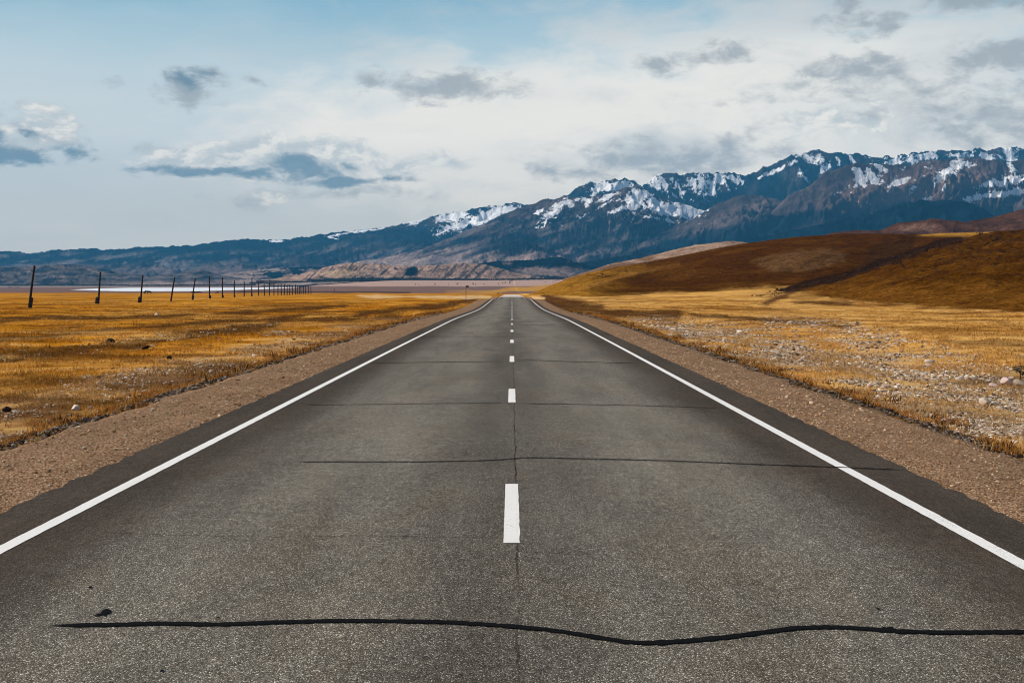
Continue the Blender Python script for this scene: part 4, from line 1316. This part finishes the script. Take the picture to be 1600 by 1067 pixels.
# ------------------------------------------------------------------ road sign near the crest
x, y = -8.35, 243.0
z = float(ground_full(x, y))
root = tag(empty('road_sign', (x, y, z)), 'dark road sign on a thin post left of the road crest', 'road sign')
ztop = CAM_H + float(ray(727, 446.2)[1]) * y - z
bm = bmesh.new(); tube(bm, (0, 0, -0.3), (0, 0, ztop), 0.055, 0.05, 10); bm_obj('post', bm, M_METAL, root)
bm = bmesh.new(); box(bm, (0.24, -0.075, ztop - 0.17), (0.5, 0.02, 0.30), 0.006); pl = bm_obj('sign_plate', bm, M_METAL, root)
for dz in (0.1, 0.24):
    bm = bmesh.new()
    box(bm, (0.0, -0.03, ztop - dz), (0.14, 0.07, 0.03))
    bm_obj('bracket', bm, M_METAL, pl)

# ------------------------------------------------------------------ far little houses
for px_, py_, w_, d_, h_, lab in ((15.5, 450.2, 7.5, 6, 3.0, 'tiny white house at the far left edge'), (28, 450.6, 6, 5, 2.6, 'tiny white house second from the left edge'),
                                  (23, 451.2, 4, 4, 2.0, 'tiny low shed between two white houses')):
    a, s = ray(px_, py_)
    D = 3300.0
    root = tag(empty('house', (a * D, D, float(ground_full(a * D, D)))), lab, 'house')
    bm = bmesh.new(); box(bm, (0, 0, h_ / 2), (w_, d_, h_)); bm_obj('wall', bm, M_WALL, root)
    bm = bmesh.new()
    e = 0.4
    pr = [bm.verts.new(v) for v in ((-w_ / 2 - e, -d_ / 2 - e, h_ + .02), (w_ / 2 + e, -d_ / 2 - e, h_ + .02), (w_ / 2 + e, d_ / 2 + e, h_ + .02), (-w_ / 2 - e, d_ / 2 + e, h_ + .02), (-w_ / 2 - e, 0, h_ + 1.8), (w_ / 2 + e, 0, h_ + 1.8))]
    for f in ((0, 1, 5, 4), (2, 3, 4, 5), (0, 4, 3), (1, 2, 5), (3, 2, 1, 0)):
        bm.faces.new([pr[i] for i in f])
    bm_obj('roof', bm, M_ROOF, root)
    for q in (-0.25, 0.25):
        bm = bmesh.new()
        box(bm, (q * w_, -d_ / 2 - 0.02, h_ * 0.55), (0.9, 0.06, 1.1))
        bm_obj('window', bm, M_METAL, root)

# ------------------------------------------------------------------ cattle in the left field
def cow_mesh(graze):
    me = bpy.data.meshes.new('cow')
    V, E, S = [], [], []

    def add(p, r, parent=None):
        V.append(p); S.append(r)
        if parent is not None: E.append((parent, len(V) - 1))
        return len(V) - 1
    pel = add((-0.55, 0, 1.08), (0.27, 0.30))
    mid = add((0.0, 0, 1.0), (0.33, 0.36), pel)
    chest = add((0.55, 0, 1.02), (0.27, 0.33), mid)
    if graze:
        n1 = add((0.95, 0, 0.90), (0.15, 0.19), chest)
        n2 = add((1.22, 0, 0.55), (0.12, 0.14), n1)
        hd = add((1.33, 0, 0.34), (0.11, 0.12), n2)
        mz = add((1.40, 0, 0.10), (0.075, 0.08), hd)
    else:
        n1 = add((0.92, 0, 1.18), (0.16, 0.20), chest)
        n2 = add((1.18, 0, 1.36), (0.13, 0.14), n1)
        hd = add((1.36, 0, 1.38), (0.12, 0.12), n2)
        mz = add((1.62, 0, 1.24), (0.075, 0.08), hd)
    for s_ in (-1, 1):
        er = add((V[hd][0] - 0.06, s_ * 0.17, V[hd][2] + 0.10), (0.04, 0.025), hd)
        sh = add((0.50, s_ * 0.17, 0.72), (0.12, 0.12), chest)
        kn = add((0.54, s_ * 0.18, 0.40), (0.065, 0.065), sh)
        add((0.52, s_ * 0.18, 0.03), (0.06, 0.06), kn)
        hp = add((-0.58, s_ * 0.17, 0.80), (0.15, 0.16), pel)
        st = add((-0.50, s_ * 0.18, 0.62), (0.10, 0.11), hp)
        hk = add((-0.72, s_ * 0.18, 0.42), (0.06, 0.07), st)
        add((-0.66, s_ * 0.18, 0.03), (0.06, 0.06), hk)
    t1 = add((-0.84, 0, 1.15), (0.04, 0.04), pel)
    t2 = add((-0.92, 0, 0.75), (0.03, 0.03), t1)
    add((-0.92, 0, 0.52), (0.05, 0.05), t2)
    me.from_pydata(V, E, [])
    o_ = bpy.data.objects.new('tmp', me)
    SC.collection.objects.link(o_)
    md = o_.modifiers.new('skin', 'SKIN')
    for v, r in zip(me.skin_vertices[0].data, S):
        v.radius = r
    me.skin_vertices[0].data[pel].use_root = True
    o_.modifiers.new('sub', 'SUBSURF').levels = 2
    dg = bpy.context.evaluated_depsgraph_get()
    dg.update()
    res = bpy.data.meshes.new_from_object(o_.evaluated_get(dg))
    res.name = 'cow'
    bpy.data.objects.remove(o_)
    return res


COWS = [cow_mesh(True), cow_mesh(False)]
for me_ in COWS: me_.materials.append(M_HIDE)
for px_, py_, sc_, kind, rz, lab in ((226.3, 459.7, 1.0, 1, 80, 'dark cow seen end-on, leftmost of the grazing cattle'), (233, 460.0, 1.25, 1, 185, 'largest dark cow standing broadside beside the third pole'),
                                     (300.5, 459.0, 1.0, 0, 20, 'grazing dark cow just left of the fifth pole'), (305, 459.0, 1.0, 0, 170, 'grazing dark cow just right of the fifth pole'),
                                     (310.5, 459.2, 1.0, 0, 10, 'grazing dark cow right of the pair at the fifth pole'), (340, 459.2, 0.9, 0, 200, 'grazing dark cow alone between the sixth and seventh poles')):
    x, y, z = hit(px_, py_)
    c_ = bpy.data.objects.new('cow', COWS[0] if kind == 0 else COWS[1])
    SC.collection.objects.link(c_)
    c_.location = (x, y, z); c_.rotation_euler = (0, 0, R(rz)); c_.scale = (sc_ * 1.15,) * 3
    tag(c_, lab, 'cow', 'cattle in the left field')

# ------------------------------------------------------------------ trees on the far plain
def crown_mesh(seed, n=420, hh=5.0, ww=2.3):
    r_ = np.random.default_rng(seed)
    cl = [(r_.normal(0, ww * 0.32), r_.normal(0, ww * 0.32), r_.uniform(0.3, 0.9) * hh, r_.uniform(0.4, 0.75) * ww * 0.6) for _ in range(9)]
    V = []
    for i in range(n):
        cx_, cy_, cz_, cr = cl[r_.integers(len(cl))]
        d = r_.normal(0, 1, 3); d /= np.linalg.norm(d)
        c_ = np.array((cx_, cy_, cz_)) + d * cr * r_.uniform(0.4, 1.0)
        u = r_.normal(0, 1, 3); u /= np.linalg.norm(u)
        v = np.cross(u, r_.normal(0, 1, 3)); v /= np.linalg.norm(v)
        s_ = r_.uniform(0.15, 0.32)
        V += [c_ - u * s_, c_ + v * s_ * 0.6, c_ + u * s_, c_ - v * s_ * 0.6]
    return raw_mesh('crown', np.array(V), 4, np.arange(len(V)), False)


def trunk_mesh(seed, hh=5.0):
    r_ = np.random.default_rng(seed)
    bm = bmesh.new()
    tube(bm, (0, 0, -0.4), (0.1, 0, hh * 0.35), 0.22, 0.16, 8)
    tube(bm, (0.1, 0, hh * 0.35), (0, 0.1, hh * 0.75), 0.16, 0.07, 8)
    for _ in range(5):
        a = r_.uniform(0, 6.28)
        tube(bm, (0.05, 0, hh * r_.uniform(.25, .5)), (math.cos(a) * 1.1, math.sin(a) * 1.1, hh * r_.uniform(.55, .85)), 0.09, 0.03, 6)
    me = bpy.data.meshes.new('trunk'); bm.to_mesh(me); bm.free()
    return me


CROWNS = [crown_mesh(s_) for s_ in (1, 2, 3)]
TRUNKS = [trunk_mesh(s_) for s_ in (1, 2, 3)]
for m1 in CROWNS: m1.materials.append(M_LEAF)
for m1 in TRUNKS: m1.materials.append(M_BARK)
TREES = [(512.5, 446.4, .7), (649, 445.8, .8), (654, 445.8, .6), (679.5, 446.2, 1.15), (701, 445.5, .6), (714.5, 446.2, 1.3), (739.3, 446.0, 1.25), (743, 446, .8), (756, 446.0, .95), (778.8, 445.2, .9), (785.5, 444, .85), (789.5, 443.5, 1.0), (796.5, 444.5, 1.25), (806, 443.8, .5), (852, 442.0, .6)]
_tl = ['small round tree farthest left on the pale plain', 'left one of two small trees on the pale plain', 'right one of two small trees on the pale plain', 'dark lone tree on the plain left of the road sign',
       'tiny bush-like tree between two darker trees', 'round dark tree just left of the road sign top', 'large dark tree just right of the road sign top', 'small tree beside a large dark one right of the sign',
       'round lone tree between the sign and the road end', 'small tree above the left side of the road crest', 'left of two small trees above the road end', 'right of two small trees above the road end',
       'large dark tree directly above the centre line', 'tiny tree just right of the tree above the centre line', 'tiny tree at the toe of the right hill']
for i, ((px_, py_, sc_), lab) in enumerate(zip(TREES, _tl)):
    x, y, z = hit(px_, py_)
    root = tag(empty('plain_tree', (x, y, z)), lab, 'tree', 'small trees on the far plain')
    sc_ *= y / 3300.0
    root.scale = (sc_, sc_, sc_ * 1.1); root.rotation_euler = (0, 0, i * 1.3)
    for nm, me_ in (('trunk', TRUNKS[i % 3]), ('crown', CROWNS[i % 3])):
        c_ = bpy.data.objects.new(nm, me_); SC.collection.objects.link(c_); c_.parent = root

# dark line of wood along the foot of the hills
def forest():
    r_ = np.random.default_rng(9)
    V, Fc = [], []
    segs = [((-30, 447.2), (200, 447.3), 6200, 1500, 8), ((200, 447.2), (400, 445.5), 6000, 1100, 6), ((390, 442.8), (480, 440.6), 5400, 420, 5), ((480, 440.0), (620, 438.6), 5330, 900, 8.5), ((620, 438.4), (760, 437.6), 5330, 800, 7), ((760, 437.6), (880, 435.8), 5330, 650, 5.5)]
    for (x0, y0), (x1, y1), D, n, hh in segs:
        for i in range(n):
            t = r_.uniform()
            px_, py_ = x0 + (x1 - x0) * t, y0 + (y1 - y0) * t + r_.normal(0, 0.22)
            a, s = ray(px_, py_)
            d = D + r_.normal(0, 25)
            p = np.array((a * d, d, CAM_H + s * d))
            p[2] = max(p[2], float(ground_full(p[0], p[1])) - 0.5) if False else p[2]
            h = hh * r_.uniform(0.6, 1.3); w = h * r_.uniform(0.22, 0.38)
            b = len(V)
            k = 6
            for q in range(k):
                an = 6.283 * q / k + r_.uniform(0, .5)
                V.append(p + (w * math.cos(an) * r_.uniform(.7, 1.2), w * math.sin(an) * r_.uniform(.7, 1.2), h * r_.uniform(.0, .35)))
            V.append(p + (0, 0, h))
            V.append(p + (0, 0, -h * 0.3))
            for q in range(k):
                Fc += [b + q, b + (q + 1) % k, b + k, b + (q + 1) % k, b + q, b + k + 1]
    return raw_mesh('distant_wood', np.array(V), 3, np.array(Fc), False)


tag(link('distant_wood', forest(), M_CONIFER), 'dark distant line of trees along the foot of the hills', kind='stuff')

# a shrub at the left of the far stretch of road
a, s = ray(778.3, 460.2)
D = 520.0
root = tag(empty('shrub', (a * D, D, float(ground_full(a * D, D)))), 'dark round shrub left of the pale far stretch of road', 'shrub')
root.location.z = CAM_H + s * D
sc_ = 0.14
c_ = link('crown', crown_mesh(31, 500, 5.0, 4.2), M_LEAF, root); c_.scale = (0.16, 0.16, 0.14)
c_ = bpy.data.objects.new('stem', TRUNKS[0]); SC.collection.objects.link(c_); c_.parent = root; c_.scale = (0.16, 0.16, 0.12)

x, y, z = hit(1594, 594)
root = tag(empty('shrub', (x, y, z)), 'dark twiggy shrub behind the boulders at the right edge', 'shrub')
c_ = link('crown', crown_mesh(33, 420, 5.0, 2.8), M_LEAF, root); c_.scale = (0.10, 0.10, 0.10)
c_ = bpy.data.objects.new('stem', TRUNKS[1]); SC.collection.objects.link(c_); c_.parent = root; c_.scale = (0.10, 0.10, 0.10)

# ------------------------------------------------------------------ stones
def stone_mesh(seed, sub=2):
    r_ = np.random.default_rng(seed)
    bm = bmesh.new()
    bmesh.ops.create_icosphere(bm, subdivisions=sub, radius=1.0)
    ax = r_.uniform(0.7, 1.25, 3) * (1, 0.85, 0.6)
    pl = [(lambda d: d / np.linalg.norm(d))(r_.normal(0, 1, 3)) for _ in range(9)]
    dd = r_.uniform(0.55, 0.85, 9)
    for v in bm.verts:
        p = np.array(v.co)
        for n_, d_ in zip(pl, dd):
            e = p @ n_ - d_
            if e > 0: p = p - n_ * e * 0.92
        p = p * (1 + 0.10 * float(pnoise(np.array(p[0] * 2.1 + seed), np.array(p[1] * 2.1 + p[2] * 1.7), seed)))
        v.co = Vector(p * ax)
    me = bpy.data.meshes.new('stone')
    bm.to_mesh(me); bm.free()
    for p in me.polygons: p.use_smooth = False
    a = me.attributes.new('tint', 'FLOAT_COLOR', 'POINT')
    pal = [(0.50, 0.41, 0.31), (0.38, 0.29, 0.21), (0.62, 0.54, 0.43), (0.26, 0.19, 0.14), (0.52, 0.38, 0.29)]
    c_ = pal[seed % len(pal)]
    a.data.foreach_set('color', np.tile(np.array(c_ + (1.0,), np.float32), len(me.vertices)))
    me.materials.append(M_STONE)
    return me


STONES = [stone_mesh(s_) for s_ in range(1, 16)]


def put_stone(x, y, size, lab, group=None, name='stone', seed=None, sink=0.25, flat=1.0):
    k = rng.integers(len(STONES)) if seed is None else seed
    o_ = bpy.data.objects.new(name, STONES[k])
    SC.collection.objects.link(o_)
    o_.location = (x, y, float(ground_full(x, y)) + size * 0.5 * (0.55 - sink) * flat)
    o_.scale = (size * 0.5, size * 0.5 * rng.uniform(.8, 1.2), size * 0.5 * flat)
    o_.rotation_euler = (rng.uniform(-.25, .25), rng.uniform(-.25, .25), rng.uniform(0, 6.28))
    return tag(o_, lab, 'stone' if name == 'stone' else 'boulder', group)


BIG = [(1574, 603, 0.55, 'pinkish angular boulder at the right edge above the dark hollow'), (1596, 606, 0.55, 'pale boulder cut by the right edge of the picture'),
       (1539, 634, 0.38, 'rounded pale boulder on top of the rubble heap at right'), (1553, 606, 0.32, 'flat pink stone left of the angular boulder'),
       (118, 641, 0.2, 'large pale stone at the foot of the left embankment'), (140, 640, 0.13, 'pale stone right of the large one below the left embankment'),
       (173, 536, 0.42, 'dark round boulder in the dug strip of the left field'), (1338, 508, 0.6, 'grey boulder alone in the right grass field'),
       (265, 562, 0.26, 'small black stone on the straw of the left field'), (228, 546, 0.34, 'white stone on the dark dug strip of the left field'),
       (1453, 569, 0.42, 'grey stone among the paler rubble right of the road'), (245, 494, 0.6, 'grey slab lying in the far left field'), (10, 644, .25, 'flat black stone at the left edge of the picture')]
for px_, py_, sz, lab in BIG:
    x, y, z = hit(px_, py_)
    dk = 'dark' in lab or 'black' in lab
    o_ = put_stone(x, y, sz, lab, None, 'boulder', {0: 4}.get(BIG.index((px_, py_, sz, lab)), None), 0.15)
    if dk:
        o_.data = o_.data.copy()
        o_.data.attributes['tint'].data.foreach_set('color', np.tile(np.array((0.03, 0.02, 0.015, 1), np.float32), len(o_.data.vertices)))
    if 'pink' in lab:
        o_.data = o_.data.copy()
        o_.data.attributes['tint'].data.foreach_set('color', np.tile(np.array((0.52, 0.40, 0.36, 1), np.float32), len(o_.data.vertices)))


def stone_density(x, y):
    s = np.exp(-((x - 13.0) / 4.2) ** 2) * sstep(16, 26, y) * sstep(140, 60, y)
    s = np.maximum(s * 0.95, 0.22 * np.exp(-((x + 9.6) / 2.2) ** 2) * sstep(14, 20, y) * sstep(90, 40, y))
    px, py = project(x, y, ground_z(x, y))
    s = np.maximum(s, 2.0 * ell(px, py, 1560, 640, 90, 24))
    s = np.maximum(s, 1.1 * ell(px, py, 1380, 545, 220, 34, 12))
    s = np.maximum(s, 0.08 * seg_mask(px, py, [(-40, 562), (120, 550), (260, 530), (430, 508)], 14))
    s = np.maximum(s, 0.25 * ell(px, py, 445, 520, 50, 8) * 2)
    s = np.maximum(s, 0.12 * ell(px, py, 120, 592, 190, 12) * 2)
    n = fbm(x / 2.5, y / 4, 4, 91)
    return np.clip(s * (0.55 + 1.3 * n), 0, 1)


def sample_land(n, dens, x0, x1, y0, y1, ypow=1.0):
    out = []
    while sum(len(o_) for o_ in out) < n:
        m = n * 3
        y = y0 + (y1 - y0) * rng.uniform(0, 1, m) ** ypow
        lim = np.minimum(x1, 0.46 * y + 2)
        side = rng.uniform(0, 1, m) < 0.5
        x = np.where(side, x0 + (np.maximum(lim, x0) - x0) * rng.uniform(0, 1, m), -(x0 + (np.maximum(lim, x0) - x0) * rng.uniform(0, 1, m)))
        keep = (lim > x0) & (rng.uniform(0, 1, m) < dens(x, y))
        out.append(np.stack([x[keep], y[keep]], 1))
    return np.concatenate(out)[:n]


P = sample_land(250, lambda x, y: stone_density(x, y) ** 1.3, 7.0, 30, 15, 75, 1.3)
for x, y in P:
    sz = float(np.clip(rng.lognormal(-2.25, 0.38), 0.06, 0.3)) * (0.8 + y / 170)
    put_stone(x, y, sz, 'pale field stone scattered in the stony strip right of the road' if x > 0 else 'pale field stone scattered in the grass left of the road',
              'stones right of the road' if x > 0 else 'stones left of the road')


def rubble(n, name, label, dens, size, x0, x1, y0, y1, ypow, pal, sink=0.1):
    P = sample_land(n, dens, x0, x1, y0, y1, ypow)
    bm = bmesh.new(); bmesh.ops.create_icosphere(bm, subdivisions=1, radius=1.0)
    bv = np.array([v.co[:] for v in bm.verts]); bf = np.array([[v.index for v in f.verts] for f in bm.faces]).ravel(); bm.free()
    nv = len(bv)
    s_ = np.clip(rng.lognormal(math.log(size), 0.4, n), size * 0.4, size * 3) * np.clip(P[:, 1] / 35.0, 0.7, 3.0) ** 0.6
    V = bv[None] * (1 + rng.uniform(-0.3, 0.3, (n, nv, 1))) * (s_[:, None, None] * 0.5) * (rng.uniform(0.6, 1.3, (n, 1, 3)) * (1, 1, 0.65))
    ca, sa = np.cos(rng.uniform(0, 6.28, n))[:, None], np.sin(rng.uniform(0, 6.28, n))[:, None]
    X = V[:, :, 0] * ca - V[:, :, 1] * sa + P[:, 0:1]
    Y = V[:, :, 0] * sa + V[:, :, 1] * ca + P[:, 1:2]
    Z = V[:, :, 2] + (ground_full(P[:, 0], P[:, 1]) + s_ * sink)[:, None]
    V = np.stack([X, Y, Z], -1).reshape(-1, 3)
    Fc = (bf[None] + np.arange(n)[:, None] * nv).ravel()
    me = raw_mesh(name, V, 3, Fc, False)
    pal = np.array(pal)
    c_ = pal[rng.integers(len(pal), size=n)] * rng.uniform(0.7, 1.25, (n, 1))
    c4 = np.concatenate([np.repeat(c_, nv, 0), np.ones((n * nv, 1))], 1).astype(np.float32)
    a = me.attributes.new('tint', 'FLOAT_COLOR', 'POINT'); a.data.foreach_set('color', c4.ravel())
    tag(link(name, me, M_STONE), label, kind='stuff')


PAL = [(0.46, 0.36, 0.26), (0.36, 0.26, 0.17), (0.60, 0.51, 0.40), (0.16, 0.11, 0.07), (0.50, 0.35, 0.24), (0.70, 0.62, 0.50), (0.10, 0.07, 0.05)]
rubble(46000, 'rubble', 'pale rubble strewn over the stony strips beside the road', stone_density, 0.05, 6.8, 34, 13, 170, 1.8, PAL)


def edge_density(x, y):
    ed = np.where(x < 0, -x + SH_L, x - SH_R)
    return sstep(-0.15, 0.15, ed) * sstep(1.5, 0.5, ed) * (0.6 + 0.6 * fbm(x / 1.0, y / 2.0, 3, 93))


rubble(16000, 'bank_litter', 'dark clods and gravel along the shoulder edges', edge_density, 0.05, 5.6, 8.2, 11, 120, 1.9, [(0.06, 0.045, 0.032), (0.10, 0.07, 0.05), (0.20, 0.15, 0.11), (0.035, 0.026, 0.02), (0.28, 0.22, 0.17)])


# small loose stones on the gravel shoulders and asphalt edge
def gravel_bits(n):
    y = 7 + 75 * rng.uniform(0, 1, n) ** 1.7
    sd_ = rng.uniform(0, 1, n) < 0.5
    u = rng.beta(0.8, 1.2, n)
    x = np.where(sd_, ASP_R - 0.03 + (SH_R - ASP_R) * u, ASP_L + 0.03 + (SH_L - ASP_L) * u)
    uu = np.where(sd_, (x - ASP_R + .15) / (SH_R - ASP_R + .3), (ASP_L + .15 - x) / (ASP_L - SH_L + .3))
    z = road_z(y) - 0.028 - 0.05 * uu ** 2
    s_ = np.clip(rng.lognormal(math.log(0.014), 0.5, n), 0.007, 0.055) * np.clip(y / 14, 0.8, 1.5)
    bm = bmesh.new(); bmesh.ops.create_icosphere(bm, subdivisions=1, radius=1.0)
    bv = np.array([v.co[:] for v in bm.verts]); bf = np.array([[v.index for v in f.verts] for f in bm.faces]).ravel(); bm.free()
    nv = len(bv)
    V = bv[None] * (1 + rng.uniform(-0.3, 0.3, (n, nv, 1))) * (s_[:, None, None] * 0.5) * (rng.uniform(0.6, 1.3, (n, 1, 3)) * (1, 1, 0.7)) + np.stack([x, y, z + s_ * 0.12], 1)[:, None]
    me = raw_mesh('loose_gravel', V.reshape(-1, 3), 3, (bf[None] + np.arange(n)[:, None] * nv).ravel(), False)
    pal = np.array([(0.36, 0.21, 0.11), (0.44, 0.27, 0.155), (0.26, 0.145, 0.07), (0.52, 0.35, 0.21), (0.60, 0.45, 0.30), (0.40, 0.23, 0.12)])
    c_ = pal[rng.integers(len(pal), size=n)] * rng.uniform(0.75, 1.2, (n, 1))
    c4 = np.concatenate([np.repeat(c_, nv, 0), np.ones((n * nv, 1))], 1).astype(np.float32)
    a = me.attributes.new('tint', 'FLOAT_COLOR', 'POINT'); a.data.foreach_set('color', c4.ravel())
    tag(link('loose_gravel', me, M_STONE), 'loose brown gravel on the road shoulders', kind='stuff')


gravel_bits(30000)

# ------------------------------------------------------------------ dry grass
def grass(n_tuft, blades, dens, name, label, x0, x1, y0, y1, ypow, h0, pal, spread=0.09, wid=0.010, follow=0.0):
    P = sample_land(n_tuft, dens, x0, x1, y0, y1, ypow)
    n = n_tuft * blades
    lod = np.clip(P[:, 1] / 28.0, 0.8, 6.0)
    lodn = np.repeat(lod, blades)
    B = np.repeat(P, blades, 0) + rng.normal(0, 1, (n, 2)) * spread * lodn[:, None] ** 0.8
    hb = np.repeat(h0 * rng.lognormal(0, 0.35, n_tuft), blades) * rng.uniform(0.5, 1.25, n) * np.clip(lodn, 1, 1.7) ** 0.5
    w = wid * lodn * rng.uniform(0.7, 1.4, n)
    an = rng.uniform(0, 6.283, n)
    ln = rng.uniform(0.2, 0.9, n) * hb
    la = rng.uniform(0, 6.283, n)
    z = ground_full(B[:, 0], B[:, 1]) - 0.015
    dx, dy = np.cos(an) * w, np.sin(an) * w
    lx, ly = np.cos(la) * ln, np.sin(la) * ln
    V = np.zeros((n, 5, 3))
    V[:, 0] = np.stack([B[:, 0] - dx, B[:, 1] - dy, z], 1)
    V[:, 1] = np.stack([B[:, 0] + dx, B[:, 1] + dy, z], 1)
    V[:, 2] = np.stack([B[:, 0] + dx * .7 + lx * .35, B[:, 1] + dy * .7 + ly * .35, z + hb * .6], 1)
    V[:, 3] = np.stack([B[:, 0] - dx * .7 + lx * .35, B[:, 1] - dy * .7 + ly * .35, z + hb * .6], 1)
    V[:, 4] = np.stack([B[:, 0] + lx, B[:, 1] + ly, z + hb], 1)
    b = np.arange(n)[:, None] * 5
    Fc = (b + np.array([0, 1, 2, 0, 2, 3, 3, 2, 4])[None]).ravel()
    me = raw_mesh(name, V.reshape(-1, 3), 3, Fc, False)
    pal = np.array(pal)
    tuft_c = pal[rng.integers(len(pal), size=n_tuft)] * rng.uniform(0.75, 1.2, (n_tuft, 1))
    if follow:
        zt = ground_full(P[:, 0], P[:, 1]); tpx, tpy = project(P[:, 0], P[:, 1], zt)
        gcv = ground_cover(P[:, 0], P[:, 1], tpx, tpy)
        tuft_c = tuft_c * (1 - follow) + follow * gcv * 1.1
    c_ = np.repeat(tuft_c, blades, 0) * rng.uniform(0.8, 1.2, (n, 1))
    c4 = np.concatenate([np.repeat(c_, 5, 0), np.ones((n * 5, 1))], 1).astype(np.float32)
    a = me.attributes.new('tint', 'FLOAT_COLOR', 'POINT'); a.data.foreach_set('color', c4.ravel())
    tag(link(name, me, M_GRASS), label, kind='stuff')


def field_density(x, y):
    n = fbm(x / 3.5, y / 6, 4, 95)
    ed = np.where(x < 0, -x + SH_L, x - SH_R)
    return np.clip((0.5 + 0.9 * n) * sstep(1.2, 2.6, ed) * (1 - 0.6 * stone_density(x, y)) * sstep(430, 120, y), 0, 1)


STRAW = [(0.52, 0.27, 0.045), (0.58, 0.33, 0.085), (0.44, 0.19, 0.022), (0.50, 0.23, 0.025), (0.26, 0.10, 0.014), (0.62, 0.38, 0.12)]
grass(44000, 9, field_density, 'dry_grass', 'dry straw coloured grass covering both fields', 7, 170, 13, 420, 2.3, 0.065, STRAW, follow=0.75)


def verge_density(x, y):
    n = fbm(x / 1.2, y / 2.5, 4, 96)
    ed = np.where(x < 0, -x + SH_L, x - SH_R)
    return np.clip((0.25 + 1.7 * n) * sstep(0.2, 1.3, ed + 0.6 * n) * sstep(4.2, 1.9, ed), 0, 1)


grass(8000, 10, verge_density, 'verge_grass', 'rusty orange and brown grass along the road embankment', 5.8, 9.5, 11, 150, 1.8, 0.085,
      [(0.46, 0.22, 0.05), (0.30, 0.12, 0.025), (0.12, 0.05, 0.015), (0.50, 0.29, 0.09), (0.07, 0.035, 0.015), (0.40, 0.15, 0.03)], 0.07, 0.009)


# dark low scrub on the brown hill and along the gully, standing on the hill meshes
def scrub():
    r_ = np.random.default_rng(12)
    P = []
    for ob in [o_ for o_ in SC.objects if o_.name.startswith('brown_hill')]:
        me_ = ob.data
        co = np.empty(len(me_.vertices) * 3, np.float32); me_.vertices.foreach_get('co', co); co = co.reshape(-1, 3).astype(float)
        px, py = project(co[:, 0], co[:, 1], co[:, 2])
        near = ob.get('label', '').startswith('nearer')
        n = fbm(px / 14, py / 6, 4, 87)
        if near:
            d = sstep(0.15, 0.5, n + 0.4 * sstep(430, 390, py)) * sstep(450, 400, py) * 0.035
            d = d + 0.08 * sstep(0.2, 0.7, seg_mask(px, py, [(1180, 470), (1215, 458), (1244, 449), (1322, 432), (1415, 400), (1461, 384), (1500, 374)], 8))
        else:
            d = 0.05 * sstep(0.3, 0.7, ell(px, py, 1385, 398, 80, 30, -25) * 1.4 + 0.3 * n) + 0.10 * sstep(0.2, 0.6, seg_mask(px, py, [(930, 436), (960, 425), (1010, 414), (1060, 403)], 5) * (n > 0))
        k = r_.uniform(0, 1, len(co)) < d * (1.6 if near else 1.2)
        k &= (px < 1680)
        q = co[k]
        P.append(q + np.concatenate([r_.normal(0, 0.8, (len(q), 2)), np.zeros((len(q), 1))], 1))
    P = np.concatenate(P)
    V = []
    for p in P:
        s_ = r_.lognormal(math.log(0.45), 0.45)
        for _ in range(14):
            d = r_.normal(0, 1, 3); d[2] = abs(d[2]); d /= np.linalg.norm(d)
            c_ = p + d * s_ * r_.uniform(0.2, 1.0) * (1, 1, 0.6)
            u = r_.normal(0, 1, 3); u /= np.linalg.norm(u)
            v = np.cross(u, r_.normal(0, 1, 3)); v /= np.linalg.norm(v)
            e = s_ * r_.uniform(0.18, 0.35)
            V += [c_ - u * e, c_ + v * e * 0.6, c_ + u * e, c_ - v * e * 0.6]
    return raw_mesh('scrub', np.array(V), 4, np.arange(len(V)), False)


M_SCRUB = mat_simple('brown_scrub', (0.030, 0.014, 0.006), 0.95, 0.5, 0.6)
tag(link('scrub', scrub(), M_SCRUB), 'dark low scrub on the brown hills and along their gully', kind='stuff')
# ------------------------------------------------------------------ haze
bpy.ops.mesh.primitive_cube_add(size=1)
hz = bpy.context.object
hz.name = 'haze'
hz.dimensions = (44000, 21000, 1800)
hz.location = (0, 9000, 1800 / 2 - 20)
hm, ht = material('haze_air')
pv = ht.n('ShaderNodeVolumePrincipled')
pv.inputs['Color'].default_value = (0.12, 0.55, 1.0, 1)
pv.inputs['Density'].default_value = 2.6e-5
pv.inputs['Anisotropy'].default_value = 0.0
ho = ht.n('ShaderNodeOutputMaterial')
ht.t.links.new(pv.outputs[0], ho.inputs['Volume'])
hz.data.materials.append(hm)
tag(hz, 'thin blue haze over the far mountains', kind='stuff')
